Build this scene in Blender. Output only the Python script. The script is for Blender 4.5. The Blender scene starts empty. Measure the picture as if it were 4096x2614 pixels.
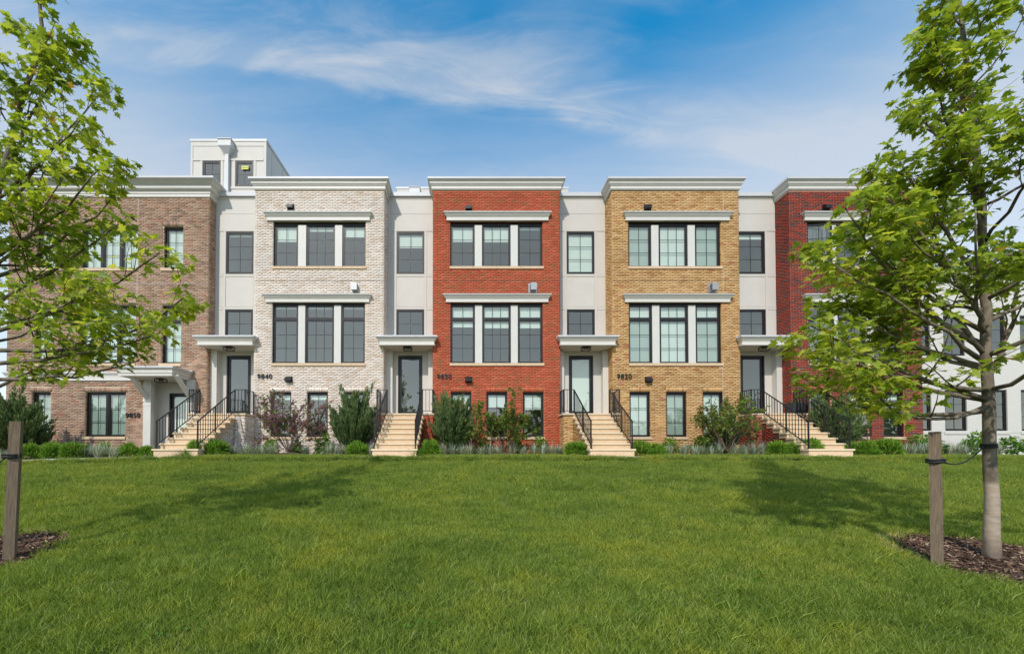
import bpy, bmesh, math, random
import numpy as np
from mathutils import Vector, Matrix
R = math.radians
sc = bpy.context.scene
col = sc.collection

# ------------------------------------------------------------------ camera
F, CX, HY, PITCH, CAMY = 1600.0, 1870.0, 1818.0, R(1.0), -16.0
PY = HY - F * math.tan(PITCH)
cam = bpy.data.cameras.new('camera'); cam_o = bpy.data.objects.new('camera', cam); col.objects.link(cam_o)
cam.sensor_width = 36; cam.sensor_fit = 'HORIZONTAL'; cam.lens = 36 * F / 4096
cam.shift_x = (2048 - CX) / 4096; cam.shift_y = (PY - 1307) / 4096
cam.clip_start = 0.05; cam.clip_end = 3000
cam_o.location = (0, CAMY, 0); cam_o.rotation_euler = (math.pi / 2 + PITCH, 0, 0)
sc.camera = cam_o

# ------------------------------------------------------------------ sky, sun, exposure
LIGHT = Vector((0.385, 1.0, -0.98)).normalized()
SUN_EL = math.asin(-LIGHT.z); SUN_ROT = math.atan2(-LIGHT.x, -LIGHT.y)
w = bpy.data.worlds.new('World'); sc.world = w; w.use_nodes = True
nt = w.node_tree; nt.nodes.clear()
def N(t, tree=None, **kw):
    n = (tree or nt).nodes.new(t)
    for k, v in kw.items(): setattr(n, k, v)
    return n
out = N('ShaderNodeOutputWorld'); bg = N('ShaderNodeBackground')
sky = N('ShaderNodeTexSky', sky_type='NISHITA', sun_disc=False)
sky.sun_elevation = SUN_EL; sky.sun_rotation = SUN_ROT
sky.altitude = 200; sky.air_density = 1.0; sky.dust_density = 0.5; sky.ozone_density = 2.6
tc = N('ShaderNodeTexCoord'); sep = N('ShaderNodeSeparateXYZ')
nt.links.new(tc.outputs['Generated'], sep.inputs[0])
def M2(op, a, b=None, c=None, tree=None):
    tree = tree or nt
    n = tree.nodes.new('ShaderNodeMath'); n.operation = op
    for i, v in enumerate((a, b, c)):
        if v is None: continue
        if isinstance(v, (int, float)): n.inputs[i].default_value = v
        else: tree.links.new(v, n.inputs[i])
    return n.outputs[0]
zz = M2('MAXIMUM', sep.outputs[2], 0.0); zp = M2('ADD', zz, 0.16)
comb = N('ShaderNodeCombineXYZ')
nt.links.new(M2('DIVIDE', sep.outputs[0], zp), comb.inputs[0]); nt.links.new(M2('DIVIDE', sep.outputs[1], zp), comb.inputs[1])
def cloud(rot, scale, loc, sc_, det, dist, lo, hi, rough=0.55):
    mp = N('ShaderNodeMapping'); nt.links.new(comb.outputs[0], mp.inputs[0])
    mp.inputs['Rotation'].default_value = (0, 0, R(rot)); mp.inputs['Scale'].default_value = scale; mp.inputs['Location'].default_value = loc
    n = N('ShaderNodeTexNoise'); nt.links.new(mp.outputs[0], n.inputs['Vector'])
    n.inputs['Scale'].default_value = sc_; n.inputs['Detail'].default_value = det; n.inputs['Distortion'].default_value = dist
    n.inputs['Roughness'].default_value = rough
    mr = N('ShaderNodeMapRange', interpolation_type='SMOOTHSTEP'); nt.links.new(n.outputs['Fac'], mr.inputs[0])
    mr.inputs[1].default_value = lo; mr.inputs[2].default_value = hi
    return mr.outputs[0]
c1 = cloud(-14, (0.8, 2.0, 1), (3.1, 1.7, 0), 1.6, 6, 0.6, 0.42, 0.78)
c2 = cloud(-16, (0.9, 3.4, 1), (7.3, 0.4, 0), 3.2, 9, 1.0, 0.34, 0.80, 0.62)
c3 = cloud(-9, (0.6, 1.6, 1), (1.3, 5.4, 0), 3.0, 6, 0.8, 0.0, 1.0)
# one long cirrus streak across the sky, ragged by noise, with haze thickening towards the horizon
sq = N('ShaderNodeSeparateXYZ'); nt.links.new(comb.outputs[0], sq.inputs[0])
dd = M2('SUBTRACT', M2('MULTIPLY_ADD', sq.outputs[0], -0.163, sq.outputs[1]), 0.885)
dd = M2('ADD', dd, M2('MULTIPLY_ADD', c3, 0.12, -0.06))
def mrange(v, a, b_, tree=None):
    mr = N('ShaderNodeMapRange', interpolation_type='SMOOTHSTEP'); nt.links.new(v, mr.inputs[0]); mr.inputs[1].default_value = a; mr.inputs[2].default_value = b_; return mr.outputs[0]
streak = M2('MULTIPLY', mrange(dd, 0.055, -0.005), mrange(dd, -0.16, -0.02))
streak = M2('MULTIPLY', streak, M2('MULTIPLY_ADD', c2, 0.45, 0.5))
cov = M2('MULTIPLY_ADD', c2, 0.20, M2('MULTIPLY', c1, 0.22))
cov = M2('MULTIPLY_ADD', streak, 0.75, cov)
haze = M2('MULTIPLY', mrange(zz, 0.72, 0.45), 0.80)
cov = M2('MINIMUM', M2('MAXIMUM', cov, M2('MULTIPLY_ADD', cov, 0.5, haze)), 0.86)
hs = N('ShaderNodeHueSaturation'); nt.links.new(sky.outputs[0], hs.inputs['Color'])
hs.inputs['Hue'].default_value = 0.482; hs.inputs['Saturation'].default_value = 1.4; hs.inputs['Value'].default_value = 1.3
# whitish cirrus takes its brightness from the sky itself
bw = N('ShaderNodeRGBToBW'); nt.links.new(sky.outputs[0], bw.inputs[0])
cc = N('ShaderNodeMix', data_type='RGBA'); cc.blend_type = 'MIX'
cloudcol = N('ShaderNodeCombineColor')
lum = M2('MULTIPLY_ADD', bw.outputs[0], 0.5, 2.9)
nt.links.new(M2('MULTIPLY', lum, 0.90), cloudcol.inputs[0]); nt.links.new(M2('MULTIPLY', lum, 0.97), cloudcol.inputs[1]); nt.links.new(M2('MULTIPLY', lum, 1.07), cloudcol.inputs[2])
nt.links.new(cov, cc.inputs[0]); nt.links.new(hs.outputs[0], cc.inputs[6]); nt.links.new(cloudcol.outputs[0], cc.inputs[7])
nt.links.new(cc.outputs[2], bg.inputs[0]); bg.inputs[1].default_value = 0.15
nt.links.new(bg.outputs[0], out.inputs[0])
sun = bpy.data.lights.new('sun', 'SUN'); sun_o = bpy.data.objects.new('sun', sun); col.objects.link(sun_o)
sun.energy = 2.4; sun.angle = R(0.55); sun.color = (1.0, 0.94, 0.86)
sun_o.rotation_euler = LIGHT.to_track_quat('-Z', 'Y').to_euler(); sun_o.location = (-5, -20, 20)
vs = sc.view_settings; vs.view_transform = 'Standard'; vs.look = 'None'; vs.exposure = 0.38; vs.gamma = 1.0; vs.use_curve_mapping = False
sc.render.engine = 'CYCLES'
cy = sc.cycles; cy.use_denoising = True; cy.denoiser = 'OPENIMAGEDENOISE'; cy.denoising_input_passes = 'RGB_ALBEDO_NORMAL'; cy.denoising_prefilter = 'NONE'; cy.max_bounces = 7; cy.transparent_max_bounces = 16; cy.diffuse_bounces = 3; cy.glossy_bounces = 3
cy.caustics_reflective = False; cy.caustics_refractive = False; cy.sample_clamp_indirect = 4

# ------------------------------------------------------------------ helpers
ST, CT = math.sin(PITCH), math.cos(PITCH)
def ray(px, py):
    a, b = (px - CX) / F, -(py - PY) / F
    return Vector((a, CT - b * ST, ST + b * CT))
def P(px, py, Y):
    d = ray(px, py); t = (Y - CAMY) / d.y
    return Vector((d.x * t, Y, d.z * t))
def wx(px, py, Y): return P(px, py, Y).x
def wz(py, Y): return P(CX, py, Y).z
rng = random.Random(7)

class MB:
    def __init__(s): s.v = []; s.f = []; s.a = []
    def quad(s, a, b, c, d, at=0.0):
        n = len(s.v); s.v += [tuple(a), tuple(b), tuple(c), tuple(d)]; s.f.append((n, n+1, n+2, n+3)); s.a.append(at)
    def poly(s, pts, at=0.0):
        n = len(s.v); s.v += [tuple(p) for p in pts]; s.f.append(tuple(range(n, n + len(pts)))); s.a.append(at)
    def box(s, x0, x1, y0, y1, z0, z1, at=0.0):
        n = len(s.v)
        s.v += [(x0,y0,z0),(x1,y0,z0),(x1,y1,z0),(x0,y1,z0),(x0,y0,z1),(x1,y0,z1),(x1,y1,z1),(x0,y1,z1)]
        for q in ((0,1,5,4),(1,2,6,5),(2,3,7,6),(3,0,4,7),(4,5,6,7),(3,2,1,0)):
            s.f.append(tuple(n+i for i in q)); s.a.append(at)
    def obox(s, O, U, V, W, at=0.0):
        """box from corner O along vectors U,V,W"""
        O, U, V, W = Vector(O), Vector(U), Vector(V), Vector(W); n = len(s.v)
        for k in (0, 1):
            for p in (O, O+U, O+U+V, O+V): s.v.append(tuple(p + W*k))
        for q in ((0,3,2,1),(4,5,6,7),(0,1,5,4),(1,2,6,5),(2,3,7,6),(3,0,4,7)):
            s.f.append(tuple(n+i for i in q)); s.a.append(at)
    def bar(s, a, b, wd, dp, up=(0,0,1)):
        a, b = Vector(a), Vector(b); d = (b-a); t = d.normalized(); sd = t.cross(Vector(up))
        if sd.length < 1e-4: sd = Vector((1,0,0))
        sd.normalize(); u = sd.cross(t).normalized()
        s.obox(a - sd*wd/2 - u*dp/2, sd*wd, u*dp, d)
    def tube(s, pts, rad, n=6, cap=True):
        pts = [Vector(p) for p in pts]; base = len(s.v); prev = None
        for i, p in enumerate(pts):
            t = (pts[min(i+1, len(pts)-1)] - pts[max(i-1, 0)]).normalized()
            u = t.orthogonal().normalized() if prev is None else (prev - t*prev.dot(t)).normalized()
            prev = u; v = t.cross(u); r = rad[i] if hasattr(rad, '__len__') else rad
            for k in range(n):
                a = 2*math.pi*k/n; s.v.append(tuple(p + u*(r*math.cos(a)) + v*(r*math.sin(a))))
        for i in range(len(pts)-1):
            for k in range(n):
                k2 = (k+1) % n
                s.f.append((base+i*n+k, base+i*n+k2, base+(i+1)*n+k2, base+(i+1)*n+k)); s.a.append(0.0)
        if cap:
            s.f.append(tuple(base+k for k in reversed(range(n)))); s.a.append(0.0)
            s.f.append(tuple(base+(len(pts)-1)*n+k for k in range(n))); s.a.append(0.0)
    def sweep(s, prof, path):
        """profile [(out,z)] swept along an open xy path, outward on the left-hand side when walking it"""
        pts = [Vector((p[0], p[1], 0)) for p in path]; rings = []
        nrm = []
        for i in range(len(pts)-1):
            d = (pts[i+1]-pts[i]).normalized(); nrm.append(Vector((d.y, -d.x, 0)))
        for i, p in enumerate(pts):
            if i == 0: m = nrm[0]
            elif i == len(pts)-1: m = nrm[-1]
            else:
                m = (nrm[i-1]+nrm[i]); m = m / (1 + nrm[i-1].dot(nrm[i]))
            rings.append([(p.x+m.x*o, p.y+m.y*o, z) for o, z in prof])
        for i in range(len(rings)-1):
            for k in range(len(prof)-1):
                s.quad(rings[i][k], rings[i+1][k], rings[i+1][k+1], rings[i][k+1])
        s.poly(rings[0][::-1]); s.poly(rings[-1])
    def mesh(s, name, mat, attr=None, smooth=False):
        me = bpy.data.meshes.new(name); me.from_pydata(s.v, [], s.f)
        if attr:
            at = me.attributes.new(attr, 'FLOAT', 'FACE'); at.data.foreach_set('value', np.array(s.a, dtype=np.float32))
        if mat: me.materials.append(mat)
        if smooth: me.polygons.foreach_set('use_smooth', [True]*len(me.polygons))
        me.update(); return me
    def build(s, name, mat, parent=None, attr=None, smooth=False, kind=None):
        return link(name, s.mesh(name, mat, attr, smooth), parent, kind)
def link(name, me, parent=None, kind=None, loc=None):
    o = bpy.data.objects.new(name, me); col.objects.link(o)
    if parent: o.parent = parent
    if kind: o['kind'] = kind
    if loc is not None: o.location = loc
    return o
def tag(o, label, cat, group=None, kind=None):
    o['label'] = label; o['category'] = cat
    if group: o['group'] = group
    if kind: o['kind'] = kind
    return o
def empty(name, loc=(0,0,0)):
    o = bpy.data.objects.new(name, None); col.objects.link(o); o.location = loc; o.empty_display_size = .2; return o
def npmesh(name, verts, faces, mat, attr=None, vals=None, smooth=False):
    """verts Nx3, faces MxK arrays (uniform K)"""
    me = bpy.data.meshes.new(name); verts = np.asarray(verts, np.float32); faces = np.asarray(faces, np.int32)
    me.vertices.add(len(verts)); me.vertices.foreach_set('co', verts.ravel())
    m, k = faces.shape
    me.loops.add(m*k); me.loops.foreach_set('vertex_index', faces.ravel())
    me.polygons.add(m); me.polygons.foreach_set('loop_start', np.arange(0, m*k, k, dtype=np.int32))
    me.polygons.foreach_set('loop_total', np.full(m, k, np.int32))
    if attr:
        at = me.attributes.new(attr, 'FLOAT', 'FACE'); at.data.foreach_set('value', np.asarray(vals, np.float32))
    if mat: me.materials.append(mat)
    if smooth: me.polygons.foreach_set('use_smooth', np.ones(m, bool))
    me.update(calc_edges=True); me.validate(); return me

# ------------------------------------------------------------------ materials
def srgb(r, g, b):
    f = lambda c: (c/255/12.92) if c/255 <= .04045 else ((c/255+.055)/1.055)**2.4
    return (f(r), f(g), f(b), 1)
def newmat(name):
    m = bpy.data.materials.new(name); m.use_nodes = True; t = m.node_tree
    return m, t, t.nodes['Principled BSDF']
def noise_col(t, scale, cols, detail=4, coord='Position', stretch=None, dist=0.0, rough=.55):
    """noise -> ramp; returns (color socket, fac socket)"""
    if coord == 'Position': v = t.nodes.new('ShaderNodeNewGeometry').outputs['Position']
    else: v = t.nodes.new('ShaderNodeTexCoord').outputs[coord]
    if stretch:
        mp = t.nodes.new('ShaderNodeMapping'); mp.inputs['Scale'].default_value = stretch; t.links.new(v, mp.inputs[0]); v = mp.outputs[0]
    n = t.nodes.new('ShaderNodeTexNoise'); n.inputs['Scale'].default_value = scale; n.inputs['Detail'].default_value = detail
    n.inputs['Distortion'].default_value = dist; n.inputs['Roughness'].default_value = rough
    t.links.new(v, n.inputs['Vector'])
    cr = t.nodes.new('ShaderNodeValToRGB'); t.links.new(n.outputs['Fac'], cr.inputs[0]); ramp(cr, cols)
    return cr.outputs[0], n.outputs['Fac']
def ramp(cr, cols):
    e = cr.color_ramp.elements
    while len(e) > len(cols): e.remove(e[-1])
    while len(e) < len(cols): e.new(1.0)
    for i, (p, c) in enumerate(cols): e[i].position = p; e[i].color = c
def bump(t, bs, fac, strength, dist):
    b = t.nodes.new('ShaderNodeBump'); b.inputs['Strength'].default_value = strength; b.inputs['Distance'].default_value = dist
    t.links.new(fac, b.inputs['Height']); t.links.new(b.outputs[0], bs.inputs['Normal'])
def mixc(t, fac, a, b, mode='MIX'):
    n = t.nodes.new('ShaderNodeMix'); n.data_type = 'RGBA'; n.blend_type = mode
    for i, v in ((0, fac), (6, a), (7, b)):
        if isinstance(v, (int, float)): n.inputs[i].default_value = v
        elif isinstance(v, tuple): n.inputs[i].default_value = v
        else: t.links.new(v, n.inputs[i])
    return n.outputs[2]
def simple(name, c, rough=.6, var=.12, scale=6, metal=0.0, bmp=0.0, stretch=None, spec=None):
    m, t, b = newmat(name)
    lo = tuple(x*(1-var) for x in c[:3])+(1,); hi = tuple(min(1, x*(1+var)) for x in c[:3])+(1,)
    co, fa = noise_col(t, scale, [(.3, lo), (.7, hi)], stretch=stretch)
    t.links.new(co, b.inputs['Base Color']); b.inputs['Roughness'].default_value = rough; b.inputs['Metallic'].default_value = metal
    if spec is not None: b.inputs['Specular IOR Level'].default_value = spec
    if bmp: bump(t, b, fa, bmp, .01)
    return m
def brick_mat(name, cols, speck, speck_amt, spscale=26):
    m, t, b = newmat(name)
    at = t.nodes.new('ShaderNodeAttribute'); at.attribute_name = 'tone'
    cr = t.nodes.new('ShaderNodeValToRGB'); t.links.new(at.outputs['Fac'], cr.inputs[0]); ramp(cr, cols)
    co, fa = noise_col(t, spscale, [(.42, (0,0,0,1)), (.68, (1,1,1,1))], detail=5, stretch=(1,1,2.2))
    f = M2('MULTIPLY', co, speck_amt, tree=t)
    mx = mixc(t, f, cr.outputs[0], speck)
    big, _ = noise_col(t, .9, [(.3, (.88,.88,.88,1)), (.7, (1.08,1.06,1.04,1))], detail=3)
    mx = mixc(t, 1.0, mx, big, 'MULTIPLY')
    t.links.new(mx, b.inputs['Base Color']); b.inputs['Roughness'].default_value = .88; b.inputs['Specular IOR Level'].default_value = .25
    bump(t, b, fa, .5, .004)
    return m
S = srgb
MAT = {}
MAT['brick_gray'] = brick_mat('brown grey brick', [(0, S(116,88,74)), (.2, S(150,118,100)), (.55, S(172,140,118)), (.85, S(186,155,132)), (.97, S(170,104,80))], S(198,172,146), .6)
MAT['brick_white'] = brick_mat('whitewashed brick', [(0, S(218,198,178)), (.3, S(236,226,212)), (.7, S(246,240,231)), (1, S(236,220,204))], S(212,172,146), .45, 30)
MAT['brick_red'] = brick_mat('orange red brick', [(0, S(152,102,66)), (.16, S(170,100,64)), (.32, S(178,80,54)), (.7, S(194,92,64)), (1, S(206,110,80))], S(182,116,86), .5)
MAT['brick_tan'] = brick_mat('tan brick', [(0, S(180,134,84)), (.25, S(209,167,111)), (.7, S(220,180,124)), (.93, S(228,192,140)), (1, S(186,116,84))], S(178,124,82), .4)
MAT['brick_dark'] = brick_mat('dark red brick', [(0, S(92,62,60)), (.3, S(106,70,66)), (.42, S(134,54,42)), (.75, S(154,58,42)), (1, S(164,66,48))], S(100,56,50), .4)
for k, c in (('gray', S(206,190,162)), ('white', S(206,183,157)), ('red', S(190,108,78)), ('tan', S(134,106,76)), ('dark', S(214,164,140))):
    MAT['mortar_'+k] = simple('mortar '+k, c, .95, .1, 20, bmp=.3)
MAT['panel'] = simple('painted fibre cement panel', S(204,198,188), .55, .03, 2.0)
MAT['trim'] = simple('painted trim', S(212,208,199), .5, .03, 3.0)
MAT['coping'] = simple('white metal coping', S(202,202,202), .4, .03, 3.0)
MAT['stucco'] = simple('white stucco', S(212,207,198), .9, .04, 14, bmp=.25)
MAT['stone'] = simple('limestone sill', S(214,186,152), .75, .08, 9, bmp=.15)
MAT['tread'] = simple('limestone tread', S(222,200,166), .7, .07, 7, bmp=.1)
MAT['concrete'] = simple('concrete walk', S(212,204,190), .85, .06, 5, bmp=.1)
MAT['bronze'] = simple('dark bronze window frame', S(30,27,26), .42, .08, 5)
MAT['black'] = simple('black painted metal', S(22,22,23), .38, .1, 8)
MAT['silver'] = simple('brushed steel vent', S(176,174,172), .35, .05, 20, metal=.6)
MAT['blind'] = simple('pale roller blind', S(226,232,224), .9, .03, 3)
MAT['blind2'] = simple('grey green roller shade', S(176,188,178), .9, .03, 3)
MAT['room'] = simple('room plaster', S(186,188,180), .9, .05, 2)
MAT['joint'] = simple('control joint sealant', S(214,206,194), .8, .05, 8)
MAT['darkjoint'] = simple('dark joint sealant', S(96,78,70), .8, .05, 8)
MAT['lampglass'] = simple('amber lamp glass', S(150,120,80), .2, .05, 5)
MAT['stake'] = simple('weathered timber', S(122,105,86), .9, .28, 10, bmp=.5, stretch=(9,9,.8))
MAT['strap'] = simple('black strap', S(34,36,38), .7, .1, 20)
MAT['planter'] = simple('charcoal planter', S(58,60,64), .6, .1, 10)
MAT['roof'] = simple('grey roof membrane', S(150,150,148), .9, .05, 3)
MAT['yellow'] = simple('yellow sticker', S(232,226,96), .6, .02, 3)
def glass_mat():
    m, t, b = newmat('window glass'); t.nodes.remove(b)
    o = t.nodes['Material Output']
    tr = t.nodes.new('ShaderNodeBsdfTransparent'); tr.inputs[0].default_value = (.89, .96, .925, 1)
    gl = t.nodes.new('ShaderNodeBsdfGlossy'); gl.inputs['Roughness'].default_value = .006; gl.inputs[0].default_value = (1, .97, .86, 1)
    geo = t.nodes.new('ShaderNodeNewGeometry')
    n = t.nodes.new('ShaderNodeTexNoise'); n.inputs['Scale'].default_value = 1.3; n.inputs['Detail'].default_value = 1; t.links.new(geo.outputs['Position'], n.inputs['Vector'])
    bp = t.nodes.new('ShaderNodeBump'); bp.inputs['Strength'].default_value = .05; bp.inputs['Distance'].default_value = .05; t.links.new(n.outputs['Fac'], bp.inputs['Height'])
    t.links.new(bp.outputs[0], gl.inputs['Normal'])
    fr = t.nodes.new('ShaderNodeFresnel'); t.links.new(M2('MULTIPLY_ADD', geo.outputs['Backfacing'], 1/1.5-1.5, 1.5, tree=t), fr.inputs[0])
    fa = M2('MINIMUM', M2('MULTIPLY_ADD', fr.outputs[0], 1.3, .13, tree=t), 1.0, tree=t)
    mx = t.nodes.new('ShaderNodeMixShader'); t.links.new(fa, mx.inputs[0]); t.links.new(tr.outputs[0], mx.inputs[1]); t.links.new(gl.outputs[0], mx.inputs[2])
    t.links.new(mx.outputs[0], o.inputs[0]); return m
MAT['glass'] = glass_mat()
def leaf_mat(name, cols, trans=.45, rough=.5, attr='tone', patch=None):
    m, t, b = newmat(name); o = t.nodes['Material Output']
    at = t.nodes.new('ShaderNodeAttribute'); at.attribute_name = attr
    cr = t.nodes.new('ShaderNodeValToRGB'); t.links.new(at.outputs['Fac'], cr.inputs[0]); ramp(cr, cols)
    c = cr.outputs[0]
    if patch:
        pc, _ = noise_col(t, patch[0], patch[1], detail=4); c = mixc(t, 1.0, c, pc, 'MULTIPLY')
        p2, _ = noise_col(t, 3.2, [(.3, (.8,.86,.8,1)), (.5, (1,1,1,1)), (.7, (1.22,1.1,.92,1))], detail=3); c = mixc(t, 1.0, c, p2, 'MULTIPLY')
    t.links.new(c, b.inputs['Base Color']); b.inputs['Roughness'].default_value = rough; b.inputs['Specular IOR Level'].default_value = .3
    tl = t.nodes.new('ShaderNodeBsdfTranslucent'); t.links.new(mixc(t, 1.0, c, (1.2, 1.15, .6, 1), 'MULTIPLY'), tl.inputs[0])
    mx = t.nodes.new('ShaderNodeMixShader'); mx.inputs[0].default_value = trans
    t.links.new(b.outputs[0], mx.inputs[1]); t.links.new(tl.outputs[0], mx.inputs[2]); t.links.new(mx.outputs[0], o.inputs[0])
    return m
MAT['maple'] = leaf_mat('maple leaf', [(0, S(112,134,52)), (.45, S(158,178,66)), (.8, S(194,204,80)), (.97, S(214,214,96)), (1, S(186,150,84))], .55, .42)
MAT['grass'] = leaf_mat('grass blade', [(0, S(80,102,38)), (.4, S(130,152,58)), (.8, S(180,192,86)), (.94, S(176,192,104)), (1, S(212,204,150))], .4, .5,
    patch=(.75, [(.26, (.62,.72,.62,1)), (.46, (.95,.98,.95,1)), (.6, (1.08,1.04,.95,1)), (.76, (1.4,1.2,1.0,1))]))
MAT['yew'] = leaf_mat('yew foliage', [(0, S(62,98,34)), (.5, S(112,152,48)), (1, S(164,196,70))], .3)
MAT['juniper'] = leaf_mat('juniper foliage', [(0, S(66,88,50)), (.5, S(86,108,62)), (.93, S(120,138,84)), (1, S(156,108,64))], .25, .6)
MAT['leafy'] = leaf_mat('bright shrub leaf', [(0, S(70,112,34)), (.5, S(98,144,44)), (1, S(132,170,62))], .35)
MAT['oat'] = leaf_mat('blue oat grass', [(0, S(104,122,100)), (.45, S(160,176,154)), (.85, S(210,220,202)), (1, S(222,206,160))], .25)
MAT['redbudleaf'] = leaf_mat('redbud leaf', [(0, S(84,112,40)), (.5, S(112,140,50)), (.85, S(134,156,64)), (1, S(140,96,66))], .4)
MAT['blossom'] = leaf_mat('redbud blossom', [(0, S(112,72,84)), (.5, S(148,100,116)), (1, S(184,136,156))], .3)
def bark_mat():
    m, t, b = newmat('maple bark')
    co, fa = noise_col(t, 14, [(.25, S(84,74,62)), (.5, S(118,106,90)), (.8, S(150,138,120))], detail=6, stretch=(1,1,.6))
    pale, f2 = noise_col(t, 9, [(.25, S(150,132,116)), (.7, S(186,168,150))], detail=6, stretch=(1,1,3))
    geo = t.nodes.new('ShaderNodeNewGeometry'); sp = t.nodes.new('ShaderNodeSeparateXYZ'); t.links.new(geo.outputs['Position'], sp.inputs[0])
    mr = t.nodes.new('ShaderNodeMapRange'); t.links.new(M2('MULTIPLY_ADD', f2, .06, sp.outputs[2], tree=t), mr.inputs[0]); mr.inputs[1].default_value = -.29; mr.inputs[2].default_value = -.25
    t.links.new(mixc(t, mr.outputs[0], pale, co), b.inputs['Base Color']); b.inputs['Roughness'].default_value = .9; bump(t, b, fa, .7, .01); return m
MAT['bark'] = bark_mat()
MAT['twig'] = simple('brown twig', S(96,76,62), .85, .2, 12)
MAT['shrubstem'] = simple('shrub stem', S(116,96,80), .9, .2, 16)
def mulch_mat():
    m, t, b = newmat('shredded mulch')
    co, fa = noise_col(t, 38, [(.3, S(52,38,30)), (.55, S(104,80,64)), (.8, S(160,134,112))], detail=6, stretch=(1,2.2,1), dist=1.2)
    t.links.new(co, b.inputs['Base Color']); b.inputs['Roughness'].default_value = .95; bump(t, b, fa, 1.0, .03); return m
MAT['mulch'] = mulch_mat()
MAT['chip'] = leaf_mat('mulch chip', [(0, S(70,50,40)), (.6, S(128,98,78)), (1, S(192,168,142))], .0, .9)
def soil_mat():
    m, t, b = newmat('lawn soil and thatch')
    co, fa = noise_col(t, 30, [(.3, S(38,52,20)), (.6, S(62,84,30)), (.85, S(92,98,48))], detail=6)
    t.links.new(co, b.inputs['Base Color']); b.inputs['Roughness'].default_value = .95; bump(t, b, fa, .8, .02); return m
MAT['soil'] = soil_mat()

# ------------------------------------------------------------------ ground
def sstep(a, b, x):
    t = np.clip((x - a) / (b - a), 0, 1); return t * t * (3 - 2 * t)
def gz(x, y):
    """height of the ground (eye level is z = 0)"""
    x = np.asarray(x, float); y = np.asarray(y, float)
    z = np.where(y > -4.9, -0.02 * np.clip(-y, 0, 3.2) - 0.045 * np.clip(-y - 3.2, 0, .5) + .012 * np.clip(-y - 4.2, 0, .7), 0)
    s = -0.20 - 0.140 * np.clip(-4.9 - y, 0, 9.2)
    z = np.where(y > -4.9, z, s)
    z = z - 0.031 * np.clip(-8.2 - x, 0, 7.5) * (0.25 + .75 * sstep(-13, -6, y)) * (1 - .5 * sstep(-4.9, -3.4, y)) * (1 - sstep(1.5, 6, y))
    return z + 0.02 * np.sin(x * .55 + 1) * np.sin(y * .7) * sstep(-4.6, -6.5, y)
def gzf(x, y): return float(gz(x, y))
def onground(px, py, tmin=2.5, tmax=30):
    """point where the ray through a pixel meets the ground"""
    d = ray(px, py); t = tmin
    while t < tmax:
        p = Vector((d.x*t, CAMY + d.y*t, d.z*t))
        if p.z <= gzf(p.x, p.y): return p
        t += .01
    return p
def sheet(name, xs, ys, mat, dz=0.0, keep=None, kind='structure', parent=None):
    xs = np.asarray(xs, float); ys = np.asarray(ys, float)
    X, Y = np.meshgrid(xs, ys); Z = gz(X, Y) + dz
    v = np.stack([X, Y, Z], -1).reshape(-1, 3); nx = len(xs)
    f = []
    for j in range(len(ys)-1):
        for i in range(nx-1):
            if keep and not keep((xs[i]+xs[i+1])/2, (ys[j]+ys[j+1])/2): continue
            a = j*nx+i; f.append((a, a+1, a+nx+1, a+nx))
    me = npmesh(name, v, f, mat, smooth=True)
    return link(name, me, parent, kind)
fx = np.concatenate([[-900, -300, -120, -60, -40], np.arange(-30, 30.1, .5), [40, 60, 120, 300, 900]])
fy = np.concatenate([[-900, -300, -120, -60, -35], np.arange(-24, -6.05, .4), np.arange(-6, -1.45, .1), np.arange(-1.4, 3.1, .4), [6, 14, 40, 120, 300, 900]])
sheet('lawn', fx, fy, MAT['soil'])
# planting bed along the foundations and the concrete walk
def bed_edge(x): return -3.5 if x < -8.7 else -2.05 + .12*math.sin(x*1.3) + .1*math.sin(x*2.9+1)
def bed_keep(x, y): return y > bed_edge(x)
sheet('planting_bed', np.arange(-19, 20.1, .12), np.arange(-3.5, .9, .1), MAT['mulch'], .012, bed_keep)
STAIRC = {}          # filled with the stair centres
RAIN = []

# ------------------------------------------------------------------ brickwork
CH, MOD, BL, BH = .0665, .2245, .2125, .0555
def spans_of(u0, u1, holes):
    def fn(z):
        sp = [(u0, u1)]
        for a, b, za, zb in holes:
            if za < z < zb:
                n = []
                for s0, s1 in sp:
                    if b <= s0 or a >= s1: n.append((s0, s1)); continue
                    if a > s0: n.append((s0, a))
                    if b < s1: n.append((b, s1))
                sp = n
        return sp
    return fn
def brick_run(store, O, U, Nn, z0, z1, spans, phase=0.0, r=rng):
    i = 0; zt = 10.9
    n0 = math.floor((z0 - zt)/CH); n1 = math.ceil((z1 - zt)/CH)
    for i in range(n0, n1):
        zc = zt + (i + .5)*CH
        if zc - BH/2 < z0 or zc + BH/2 > z1: continue
        for a, b in spans(zc):
            off = (i % 2)*MOD/2 + phase; k = math.floor((a - off)/MOD)
            while off + k*MOD < b:
                p0 = max(a + .002, off + k*MOD); p1 = min(b - .002, off + k*MOD + BL); k += 1
                if p1 - p0 < .03: continue
                u = (p0+p1)/2 + r.uniform(-.001, .001)
                store.append((O[0]+U[0]*u, O[1]+U[1]*u, zc + r.uniform(-.001, .001), p1-p0, BH, r.random(), U, Nn, .007 + r.uniform(-.0015, .002)))
def soldiers(store, O, U, Nn, u0, u1, z0, z1, r=rng):
    n = max(1, round((u1-u0)/CH)); st = (u1-u0)/n
    for k in range(n):
        u = u0 + st*(k+.5)
        store.append((O[0]+U[0]*u, O[1]+U[1]*u, (z0+z1)/2, st-.011, z1-z0-.012, r.random(), U, Nn, .008 + r.uniform(-.0015, .002)))
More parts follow.
